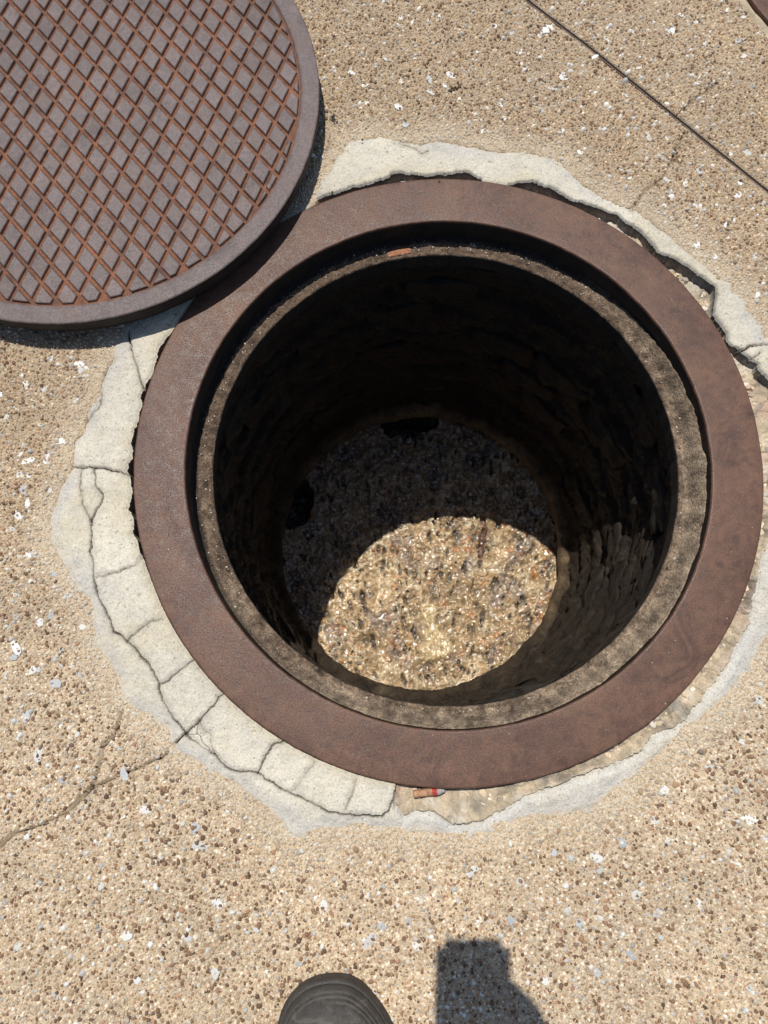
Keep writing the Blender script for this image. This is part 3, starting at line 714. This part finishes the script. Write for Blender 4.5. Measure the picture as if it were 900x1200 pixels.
for _ in range(430):                                            # bubbles and pits of dark liquid
    a = rng.random()*6.283; rr_ = .28*math.sqrt(rng.random()); c0 = np.array([rr_*math.cos(a), rr_*math.sin(a)])
    dirv = c0-ctr; dirv = dirv/(np.hypot(*dirv)+1e-6); s0 = .0014+.0028*rng.random()**2; el = rng.uniform(1.2, 4.2)
    k = np.flatnonzero((np.abs(P[:,0]-c0[0]) < .024) & (np.abs(P[:,1]-c0[1]) < .024))
    q = P[k]-c0+.0045*np.stack([fbm(P[k,0]*130, P[k,1]*130, 3, 123), fbm(P[k,0]*130, P[k,1]*130, 3, 124)], 1); u_ = (q@dirv)/el; v_ = q@np.array([-dirv[1], dirv[0]]); d = np.hypot(u_, v_)/s0
    f_ = sstep(1.25, .6, d); z[k] -= .008*f_; tanc[k] = tanc[k]*(1-f_[:, None])+np.array([.07,.054,.04])*f_[:, None]
cr = gp([(566,606),(568,622),(564,640),(563,652)], ZS)[:, :2]; d = poly_dist(P, cr); f_ = sstep(.0065, .003, d); z -= .012*f_
tanc = tanc*(1-f_[:, None])+np.array([.12,.06,.04])*f_[:, None]
md = gp([(500,712),(505,740),(520,757),(500,765)], ZS)[:, :2]; d = poly_dist(P, md)+.014*fbm(P[:,0]*60, P[:,1]*60, 4, 118); f_ = sstep(.024, .010, d)*.92
z = z*(1-.7*f_)+.006*f_+.0012*fbm(P[:,0]*300, P[:,1]*300, 2, 119)*f_
tanc = tanc*(1-f_[:, None])+np.array([.50,.375,.20])*f_[:, None]*(1+.2*fbm(P[:,0]*350, P[:,1]*350, 2, 120))[:, None]
for px, s0 in (((476,494), (.062,.030)), ((346,588), (.036,.056)), ((650,552),(.024,.04)), ((610,520),(.03,.02))):   # undercut areas below the lip, their shade put into depth and dark colour
    c0 = gp(px, ZS)[0, :2]; d = np.hypot((P[:,0]-c0[0])/s0[0], (P[:,1]-c0[1])/s0[1])+.25*fbm(P[:,0]*50, P[:,1]*50, 3, 121)
    f_ = sstep(1.05, .75, d); z -= .12*f_; tanc = tanc*(1-.9*f_[:, None])+np.array([.02,.016,.013])*.9*f_[:, None]
n0 = len(ax); idx = np.arange(n0*n0).reshape(n0, n0)
F = np.stack([idx[:-1,:-1], idx[1:,:-1], idx[1:,1:], idx[:-1,1:]], -1).reshape(-1, 4); fc = P[F].mean(1); F = F[np.hypot(fc[:,0], fc[:,1]) < .308]
ZG = z.reshape(n0, n0).copy()
add('sludge', mesh_np('sludge', np.column_stack([P, z+ZS]), F, np.clip(tanc, .01, .85)), M['sludge'], kind='stuff')

n = 3600; a = rng.random(n)*6.283; rr = .285*np.sqrt(rng.random(n)); PG = np.stack([rr*np.cos(a), rr*np.sin(a)], 1)
iz = np.clip(((PG+.312)/hs).astype(int), 0, n0-1); zg = ZG[iz[:,0], iz[:,1]]
dm = poly_dist(PG, md); u_ = fbm(PG[:,0]*22, PG[:,1]*22, 3, 125)
k = (zg > -.012) & (dm > .016) & (u_ > -.15); PG, zg = PG[k], zg[k]; n = len(PG)
rs = .0016+.0042*rng.random(n)**2
pal = np.array([(.58,.48,.32),(.42,.28,.15),(.45,.24,.11),(.28,.19,.11),(.06,.048,.036),(.64,.56,.42),(.34,.15,.07),(.19,.155,.135)])
V, F, cc = domes(PG, rs, rs*(.35+.5*rng.random(n)), pal[rng.choice(8, n, p=[.22,.24,.14,.17,.03,.12,.05,.03])]*(.7+.5*rng.random((n,1))), rng.random(n)*6.28, 1+1.2*rng.random(n), zg+ZS+.0004)
add('wet_gravel', mesh_np('wet_gravel', V, F, cc), M['sludge'], kind='stuff')

# ------------------------------------------------------------------ the lifted cover
LC = np.array([-.4415, .4352]); LR = .2922; LT = .0365; PAD = .0034; RI = .2685
cover = thing('manhole_cover', 'round iron manhole cover with diamond tread lying half off the ring', 'manhole cover', (LC[0], LC[1], 0))
def cover_body(root):
    add('plate', revolve('plate', [(0.0001, LT-PAD), (.1, LT-PAD), (.2, LT-PAD), (RI+.004, LT-PAD)], 160), M['rust'], root)
    def wob(T, r, z): return .0004*fbm(T*20, z*90, 3, 131), .0003*fbm(np.cos(T)*9, np.sin(T)*9, 3, 132)
    add('rim', revolve('rim', [(RI+.0008, LT-PAD-.001), (RI+.0020, LT-.0012), (RI+.0032, LT-.0002), (RI+.008, LT), (LR-.012, LT), (LR-.002, LT), (LR-.0014, LT-.0001), (LR-.0006, LT-.0006), (LR-.0001, LT-.0014)], 320, wob), M['lid'], root)
    add('edge', revolve('edge', [(LR-.0001, LT-.0014), (LR, LT-.004), (LR-.0005, LT-.012), (LR-.002, .016), (LR-.0045, .0135), (LR-.006, .006), (LR-.008, .0022), (0.001, .002)], 320,
        lambda T, r, z: (.0009*fbm(T*24, z*150, 4, 133)*(r > .25), 0*z)), M['side'], root)
av = gp((216.2,196.9), LT)[0]-gp((200,180), LT)[0]; bv = gp((210.35,160), LT)[0]-gp((200,180), LT)[0]
av = av[:2]; bv = bv[:2]
org = gp((120+60/6., 100+60/6.), LT)[0, :2]-LC          # one pad centre read off the photograph
def clip_poly(poly, n, c):
    out = []
    for a, b in zip(poly, poly[1:]+poly[:1]):
        da = n@a-c; db = n@b-c
        if da <= 0: out.append(a)
        if (da < 0 < db) or (db < 0 < da): out.append(a+(b-a)*da/(da-db))
    return out
cross = abs(av[0]*bv[1]-av[1]*bv[0])
na = np.array([-av[1], av[0]])/np.hypot(*av); nb = np.array([-bv[1], bv[0]])/np.hypot(*bv)
pa = cross/np.hypot(*av); pb = cross/np.hypot(*bv)     # spacing of the two groove families
GW = .0027                                             # half width of a groove at the top
pads = []
for i in range(-22, 23):
    for j in range(-22, 23):
        c = org+i*av+j*bv
        if np.hypot(*c) > RI+.02: continue
        ha, hb = pa/2-GW, pb/2-GW
        poly = []
        for sa, sb in ((1,1),(1,-1),(-1,-1),(-1,1)):
            # intersection of na.x = na.c + sa*ha and nb.x = nb.c + sb*hb
            poly.append(np.linalg.solve(np.array([na, nb]), np.array([na@c+sa*ha, nb@c+sb*hb])))
        k0 = math.atan2(c[1], c[0])
        for k in range(-4, 5):
            t = k0+k*.03; poly = clip_poly(poly, np.array([math.cos(t), math.sin(t)]), RI-.0016)
            if len(poly) < 3: break
        if len(poly) < 3: continue
        # drop doubled corners
        pp = [p for q, p in enumerate(poly) if np.hypot(*(p-poly[q-1])) > .0006]
        if len(pp) < 3: continue
        area = .5*sum(a[0]*b[1]-a[1]*b[0] for a, b in zip(pp, pp[1:]+pp[:1]))
        if abs(area) < 1.2e-5: continue
        if area < 0: pp = pp[::-1]
        pads.append((c, pp))
def pad_into(bm, pp, c):
    n = len(pp)
    def off(dst):
        o = []
        for k in range(n):
            a, b, d = pp[k-1], pp[k], pp[(k+1) % n]
            e1 = (b-a)/np.hypot(*(b-a)); e2 = (d-b)/np.hypot(*(d-b)); n1 = np.array([e1[1], -e1[0]]); n2 = np.array([e2[1], -e2[0]])
            m = n1+n2; m = m/max(.35, (m@m)/2); o.append(b+m*dst)
        return o
    dz = random.uniform(-.0003, .0003)
    rings = [(off(.0012), LT-PAD-.0005), (off(.0001), LT-.0009+dz), (off(-.0007), LT-.0002+dz)]
    vr = [[bm.verts.new((p[0]-c[0], p[1]-c[1], zz_)) for p in r_] for r_, zz_ in rings]
    for a, b in zip(vr[:-1], vr[1:]):
        for k in range(n):
            f = bm.faces.new((a[k], a[(k+1) % n], b[(k+1) % n], b[k])); f.material_index = 1 if a is vr[0] else 0
    bm.faces.new(vr[-1])
def pad_mesh(lst, origin):
    bm = bmesh.new()
    for c, pp in lst: pad_into(bm, pp, origin)
    m = bm_mesh('tread_pad', bm); m.materials.append(M['lid']); m.materials.append(M['rust']); return m
cover_body(cover)
def seen(c):
    w = c+LC; return w[0] > -.575 and w[1] < .62
shown = [p for p in pads if seen(p[0])]; rest = [p for p in pads if not seen(p[0])]
shown.sort(key=lambda p: (p[0]+LC)[1]-(p[0]+LC)[0]); rest += shown[300:]; shown = shown[:300]
for c, pp in shown:
    o = add('tread_pad', pad_mesh([(c, pp)], c), None, cover); o.location = (c[0], c[1], 0)
o = add('tread_pads_beyond', pad_mesh(rest, np.zeros(2)), None, cover, kind='stuff')

# ------------------------------------------------------------------ neighbouring manhole, only its edge in view
fr2 = thing('manhole_ring', 'brown iron rim of a second manhole at the far right corner', 'manhole ring', (MH2[0], MH2[1], .0005))
frame_parts(fr2)
cov2 = thing('manhole_cover', 'closed iron cover seated in the second manhole at the far right', 'manhole cover', (MH2[0], MH2[1], -LT+.001))
cover_body(cov2); add('tread_pads', pad_mesh(pads, np.zeros(2)), None, cov2, kind='stuff')
c2 = revolve('mortar_band', [(.3525,-.006),(.355,-.003),(.358,-.0025),(.362,-.004),(.368,-.008)], 300,
    lambda T, r, z: ((r > .36)*.008*fbm(T*12, r*3, 4, 141), .0010*fbm(np.cos(T)*r*90, np.sin(T)*r*90, 3, 142)),
    lambda T, r, z: np.ones(T.shape+(3,))*np.array([.44,.36,.25])*(1+.35*fbm(np.cos(T)*r*50, np.sin(T)*r*50, 3, 143))[..., None])
o = add('mortar_band', c2, M['mortar']); o.location = (MH2[0], MH2[1], 0); o['label'] = 'thin worn mortar band around the second manhole rim'; o['category'] = 'mortar patch'

# ------------------------------------------------------------------ joint strip across the pavement
def ribbon(name, L, half, z0, z1):
    V = []; F = []
    for k, p in enumerate(L):
        d = L[min(k+1, len(L)-1)]-L[max(k-1, 0)]; d = d/np.hypot(*d); nn = np.array([-d[1], d[0]])
        for s, zz_ in ((-1, z0), (-.85, z1), (.85, z1), (1, z0)): V.append((*(p+nn*half*s), zz_))
    for k in range(len(L)-1):
        for j in range(3): a = k*4+j; F.append((a, a+1, a+5, a+4))
    return mesh_np(name, np.array(V), np.array(F), None, False)
JL = jag(JOINT, .01, .0003, 151); JE = np.vstack([JL[:1]+(JL[0]-JL[3])*20, JL, JL[-1:]+(JL[-1]-JL[-4])*20])
off_ = np.array([-.4, -1.0])*.0009
joint = add('joint_strip', ribbon('joint_strip', JE, .0027, -.020, -.0048), mat_simple('joint_rubber', (.013,.011,.010), .8, .2, .5, 150, 500, .0008), label='thin dark strip with a rusty edge in the joint crossing the far right pavement', category='joint strip')
add('metal_edge', ribbon('metal_edge', JE+np.array([-.5, -.8])*.0022, .0005, -.012, -.0036), mat_simple('edge_rust', (.17,.10,.07), .6, .4, .5, 120, 400, .0006), joint)

# ------------------------------------------------------------------ cigarette butt against the ring
def tube(name, prof, n, mat, parent):
    m = revolve(name, prof, n); return add(name, m, mat, parent)
p0 = gp((484,930.5), -.006)[0]; p1 = gp((521,926.5), -.006)[0]; ax_ = Vector(p1-p0); ln = ax_.length
butt = thing('cigarette_butt', 'cigarette butt with tan filter and red band lying against the ring', 'cigarette butt', tuple(p0))
butt.rotation_euler = ax_.to_track_quat('Z', 'Y').to_euler()
tan_m = mat_simple('cork_paper', (.36,.20,.11), .8, .25, .8, 400, 900, .0003)
red_m = mat_simple('red_paper', (.33,.045,.035), .8, .25, .8, 400, 900, .0003)
foil_m = mat_simple('ash_paper', (.33,.31,.29), .45, .5, .6, 500, 900, .0008)
rb = .0041
tube('filter', [(.0002,.0),(rb*.6,.0),(rb*.97,.0006),(rb,.0015),(rb*.98,ln*.3),(rb,ln*.62)], 20, tan_m, butt)
tube('red_band', [(rb*1.03,ln*.60),(rb*1.03,ln*.76)], 20, red_m, butt)
o = tube('crushed_tip', [(rb*.99,ln*.74),(rb*1.0,ln*.80),(rb*.8,ln*.88),(rb*.55,ln*.94),(rb*.45,ln),(.0003,ln*1.01)], 9, foil_m, butt)

# ------------------------------------------------------------------ small debris
def clod(name, px, z, size, label, cat, col, n=14, seed=1, group=None):
    r_ = np.random.default_rng(seed); c = gp(px, z)[0]
    bm = bmesh.new()
    for _ in range(n):
        d = r_.normal(0, 1, 3)*np.array([size[0], size[1], 0]); s = r_.uniform(.25, .6)*min(size)
        mt = Matrix.Translation((d[0]*.45, d[1]*.45, s*.5)) @ Matrix.Diagonal((s, s*r_.uniform(.6, 1), s*.7, 1))
        bmesh.ops.create_icosphere(bm, subdivisions=1, radius=1, matrix=mt)
    for v in bm.verts: v.co += Vector(r_.normal(0, .0005, 3))
    o = add(name, bm_mesh(name, bm), mat_simple(name+'_mat', col, .9, .2, .5, 200, 500, .001)); o.location = c
    o['label'] = label; o['category'] = cat
    return o
o = clod('dirt_clod', (391,139), -.004, (.004,.005), 'dark crumb of dirt on the pavement beside the lifted cover', 'dirt clod', (.075,.06,.045), 16, 3)
o = clod('dirt_clod', (534,103), -.0035, (.012,.0035), 'elongated brown dirt crumb beside white quartz chips above the collar', 'dirt clod', (.12,.075,.045), 18, 5); o.rotation_euler = (0, 0, .45)

for i, (px, py, sz, lb) in enumerate(((390,226,.0020,'dark crumb of dirt at the ring edge just right of the lifted cover'),(381,231,.0016,'smaller dark crumb on the iron ring close to the lifted cover'),
        (425,164,.0016,'lone dark crumb on the pale mortar above the ring'),(515,213,.0013,'tiny dark crumb on the iron ring at its far edge'))):
    o = clod('dirt_crumb', (px, py), .0004, (sz, sz*.8), lb, 'dirt crumb', (.07,.055,.042), 5, 20+i); o['group'] = 'dirt crumbs near the cover'

# ------------------------------------------------------------------ person taking the picture: boots, body, hand
person = thing('person', 'person standing at the near edge, only the toe of one dark boot in view', 'person', (-.13, -.66, 0))
PO = Vector((-.13, -.66, 0))
def shoe(root, tip, rz, flip=1):
    """tip: world xy of the toe; rings drawn in from the sole outline to the spine of the boot"""
    Mx = Matrix.Translation((tip[0]-PO.x, tip[1]-PO.y, 0)) @ Matrix.Rotation(rz, 4, 'Z')
    rt, L_ = .061, .295; out = []
    for t in np.linspace(0, math.pi, 41): out.append((rt*math.copysign(abs(math.cos(t))**.86, math.cos(t)), -rt+rt*math.sin(t)))
    for y in np.linspace(-rt, -L_+.042, 24)[1:]:
        out.append((-(rt-.014*float(sstep(-.10, -.19, np.array(y)))-.004*float(sstep(-.2, -.26, np.array(y)))), y))
    for t in np.linspace(0, math.pi, 25)[1:-1]: out.append((-.040*math.cos(t), -L_+.042-.042*math.sin(t)))
    for y in np.linspace(-L_+.042, -rt, 24)[:-1]:
        out.append((rt-.006*float(sstep(-.12, -.2, np.array(y)))-.011*float(sstep(-.2, -.26, np.array(y))), y))
    O = np.array(out); tz = sstep(-.10, -.03, O[:,1]); O[:,1] -= tz*(.12*O[:,0]+0.65*np.maximum(O[:,0]-.0, 0)**2/.057); O[:, 0] *= flip
    SP = np.stack([0*O[:,1]+.002*flip, np.clip(O[:,1], -L_+.05, -.056)], 1)
    def ring(f, zf):
        p = SP+(O-SP)*f; side = sstep(-.02, .04, O[:,0]*flip)
        z = zf(p, side); return [tuple(Mx @ Vector((p[i,0], p[i,1], z[i]))) for i in range(len(O))]
    def band(name, spec, parent, mat=M['rubber']):
        V = []; F = []; n = len(O)
        for f, zf in spec: V += ring(f, zf)
        for k in range(len(spec)-1):
            for i in range(n): j = (i+1) % n; F.append((k*n+i, k*n+j, (k+1)*n+j, (k+1)*n+i))
        return add(name, mesh_np(name, np.array(V), np.array(F)), mat, parent)
    cst = lambda h_: (lambda p, sd_: 0*p[:,0]+h_)
    def top(p): return .060+.050*sstep(-.07, -.20, p[:,1])
    def dome(f, extra=0.0, right=0.0):
        def z(p, sd_):
            w = .0022*fbm(p[:,0]*42, p[:,1]*42, 4, 301)
            cre = .0016*np.sin(p[:,1]*260+2*np.sin(p[:,0]*40))*sstep(-.05, -.09, p[:,1])
            return .034+(top(p)-.034)*max(0, 1-(f/.945)**2.2)**.8+extra+right*sd_+w+cre*(1-f)
        return z
    band('sole', [(.9, cst(.001)), (1.045, cst(.0015)), (1.058, cst(.006)), (1.05, cst(.012)), (1.055, cst(.017)), (1.04, cst(.0205)), (1.0, cst(.0215)), (.98, cst(.021))], root)
    up_ = None
    spec = [(.965, cst(.0305)), (.945, cst(.0335))]+[(f, dome(f, e, r_)) for f, e, r_ in ((.935, -.001, 0), (.925, .0004, .0012), (.905, .0006, .0014), (.895, -.0004, -.001), (.88, -.0002, -.0012), (.87, 0, .0016), (.845, 0, .0016), (.835, 0, -.0014), (.82, 0, -.0014), (.81, 0, .0010),
        (.78, 0, .0006), (.765, 0, 0), (.70, 0, 0), (.62, 0, 0), (.56, 0, 0), (.55, .0011, 0), (.53, .0012, 0), (.52, 0, 0), (.44, -.0005, 0), (.34, -.0006, 0), (.2, -.0004, 0), (.06, 0, 0), (.001, 0, 0))]
    up_ = band('boot_upper', spec, root)
    band('rand', [(.99, cst(.0205)), (1.005, cst(.023)), (1.0, cst(.027)), (.985, cst(.0305)), (.965, cst(.0325)), (.945, cst(.0335)), (.93, cst(.033))], root)
tipw = gp((394,1146), .022)[0]
shoe(person, (tipw[0]+.003, tipw[1]-.005), .08)
shoe(person, (-.33, -.70), -.05, -1)
def skin_obj(name, pts, edges, mat, parent, sub=1, root=0):
    m = bpy.data.meshes.new(name); m.from_pydata([Vector(p[:3])-PO for p in pts], edges, [])
    o = add(name, m, mat, parent); md = o.modifiers.new('skin', 'SKIN'); md.use_smooth_shade = True
    for v, p in zip(m.skin_vertices[0].data, pts): v.radius = (p[3], p[4] if len(p) > 4 else p[3])
    m.skin_vertices[0].data[root].use_root = True
    s = o.modifiers.new('sub', 'SUBSURF'); s.levels = sub; s.render_levels = sub
    return o
skin_m = mat_simple('skin', (.50,.30,.21), .5, .4, .15, 40, 300, .0004)
cloth_m = mat_simple('trouser_cloth', (.035,.04,.055), .9, .2, .3, 60, 500, .0008)
shirt_m = mat_simple('shirt_cloth', (.16,.18,.20), .9, .2, .3, 60, 500, .0008)
hair_m = mat_simple('hair', (.03,.02,.015), .6, .4, .3, 80, 300, .001)
B = [(-.22,-.92,1.00,.085),(-.21,-.85,1.18,.09),(-.19,-.74,1.36,.10),(-.178,-.66,1.46,.055),(-.168,-.59,1.545,.085),(-.162,-.545,1.63,.112),(-.158,-.525,1.70,.085),
     (-.135,-.89,.80,.070),(-.105,-.80,.50,.050),(-.10,-.82,.10,.038),(-.305,-.93,.80,.070),(-.33,-.92,.50,.050),(-.335,-.965,.10,.038),
     (-.02,-.72,1.38,.050),(.075,-.66,1.13,.040),(.035,-.42,.88,.028),
     (-.36,-.74,1.38,.050),(-.45,-.82,1.13,.040),(-.43,-.78,.87,.028),(-.425,-.75,.78,.030,.018),(-.42,-.74,.71,.02,.012)]
skin_obj('body', B, [(0,1),(1,2),(2,3),(3,4),(4,5),(5,6),(0,7),(7,8),(8,9),(0,10),(10,11),(11,12),(2,13),(13,14),(14,15),(2,16),(16,17),(17,18),(18,19),(19,20)], skin_m, person)
def chains(name, lst, mat):
    pts = []; ed = []; roots = []
    for ch in lst:
        roots.append(len(pts)); ed += [(len(pts)+i, len(pts)+i+1) for i in range(len(ch)-1)]; pts += ch
    o = skin_obj(name, pts, ed, mat, person)
    for r_ in roots: o.data.skin_vertices[0].data[r_].use_root = True
    return o
chains('trousers', [[(-.185,-.915,1.04,.110),(-.145,-.90,.82,.098),(-.105,-.80,.50,.078),(-.10,-.825,.10,.066)], [(-.255,-.925,1.04,.110),(-.300,-.93,.82,.098),(-.33,-.92,.50,.078),(-.335,-.965,.10,.066)]], cloth_m)
chains('shirt', [[(-.22,-.92,.98,.135),(-.21,-.85,1.18,.135),(-.19,-.745,1.36,.140),(-.180,-.67,1.45,.070)], [(-.11,-.74,1.38,.080),(-.02,-.72,1.37,.072),(.04,-.685,1.22,.062)], [(-.27,-.75,1.38,.080),(-.36,-.745,1.37,.072),(-.415,-.795,1.22,.062)]], shirt_m)
skin_obj('hair', [(-.168,-.615,1.58,.060),(-.164,-.585,1.66,.105),(-.159,-.550,1.72,.092)], [(0,1),(1,2)], hair_m, person)
bm = bmesh.new()
for sx_ in (-.028, .028): bmesh.ops.create_icosphere(bm, subdivisions=2, radius=.011, matrix=Matrix.Translation(Vector((-.16+sx_, -.462, 1.650))-PO))
bmesh.ops.create_icosphere(bm, subdivisions=2, radius=.016, matrix=Matrix.Translation(Vector((-.16, -.458, 1.618))-PO))
add('face_features', bm_mesh('face_features', bm, True), skin_m, person)
# phone held over the hole, lens just behind the camera point
cR = Euler((CRX, CRY, 0)).to_matrix(); ex, ey, ez = cR.col[0], cR.col[1], cR.col[2]
co = Vector(CAM); PHW, PHL, PHT = .073, .150, .009
pc = co+ex*(-.0465+PHW/2)+ey*(.0150-PHL/2)+ez*(.003+PHT/2)
bm = bmesh.new(); bmesh.ops.create_cube(bm, size=1, matrix=Matrix.Diagonal((PHW, PHL, PHT, 1)))
bmesh.ops.bevel(bm, geom=[e for e in bm.edges if abs((e.verts[0].co-e.verts[1].co).z) > .005], offset=.009, segments=5, affect='EDGES')
phone = thing('phone', 'dark phone held flat over the manhole, seen only as its shadow', 'phone', tuple(pc)); phone.rotation_euler = (CRX, CRY, 0)
add('case', bm_mesh('case', bm), mat_simple('phone_case', (.02,.02,.022), .4, .5, .1), phone)
bm = bmesh.new(); bmesh.ops.create_cube(bm, size=1, matrix=Matrix.Translation((0, 0, PHT/2+.0003)) @ Matrix.Diagonal((PHW-.006, PHL-.006, .0005, 1)))
add('screen', bm_mesh('screen', bm), mat_simple('phone_glass', (.012,.012,.014), .1, .5, .05), phone)
# hand: palm beside and below the phone, four fingers curled under its back, thumb on the right edge
def cp(x, y, z_): return co+ex*x+ey*y+ez*z_          # x right, y up the phone, z towards the user, from the lens
RX = .0265
H = [(.035,-.42,.88,.026,.020)]
def hv(x, y, z_, r1, r2=None): p = cp(x, y, z_); return (p.x, p.y, p.z, r1, r2 or r1)
H += [hv(.060,-.115,.020,.030,.018), hv(.050,-.085,.010,.030,.016)]
ed = [(0,1),(1,2)]
for k, (yy, rr_) in enumerate(((-.040,.0085),(-.062,.0088),(-.084,.0085),(-.104,.0075))):
    b0 = len(H); kn = .044-.003*k
    H += [hv(kn, yy-.014, -.004, rr_*1.15), hv(.020, yy+.004, -.0115, rr_), hv(-.010-.004*(k == 1), yy+.012, -.0115, rr_*.92), hv(-.030+.006*(k == 3), yy+.014, -.0105, rr_*.8)]
    ed += [(2, b0), (b0, b0+1), (b0+1, b0+2), (b0+2, b0+3)]
b0 = len(H)
H += [hv(.056,-.080,.016,.014), hv(.042,-.056,.020,.0115), hv(.025,-.042,.021,.0095)]
ed += [(1, b0), (b0, b0+1), (b0+1, b0+2)]
skin_obj('hand', H, ed, skin_m, person, 2, 1)
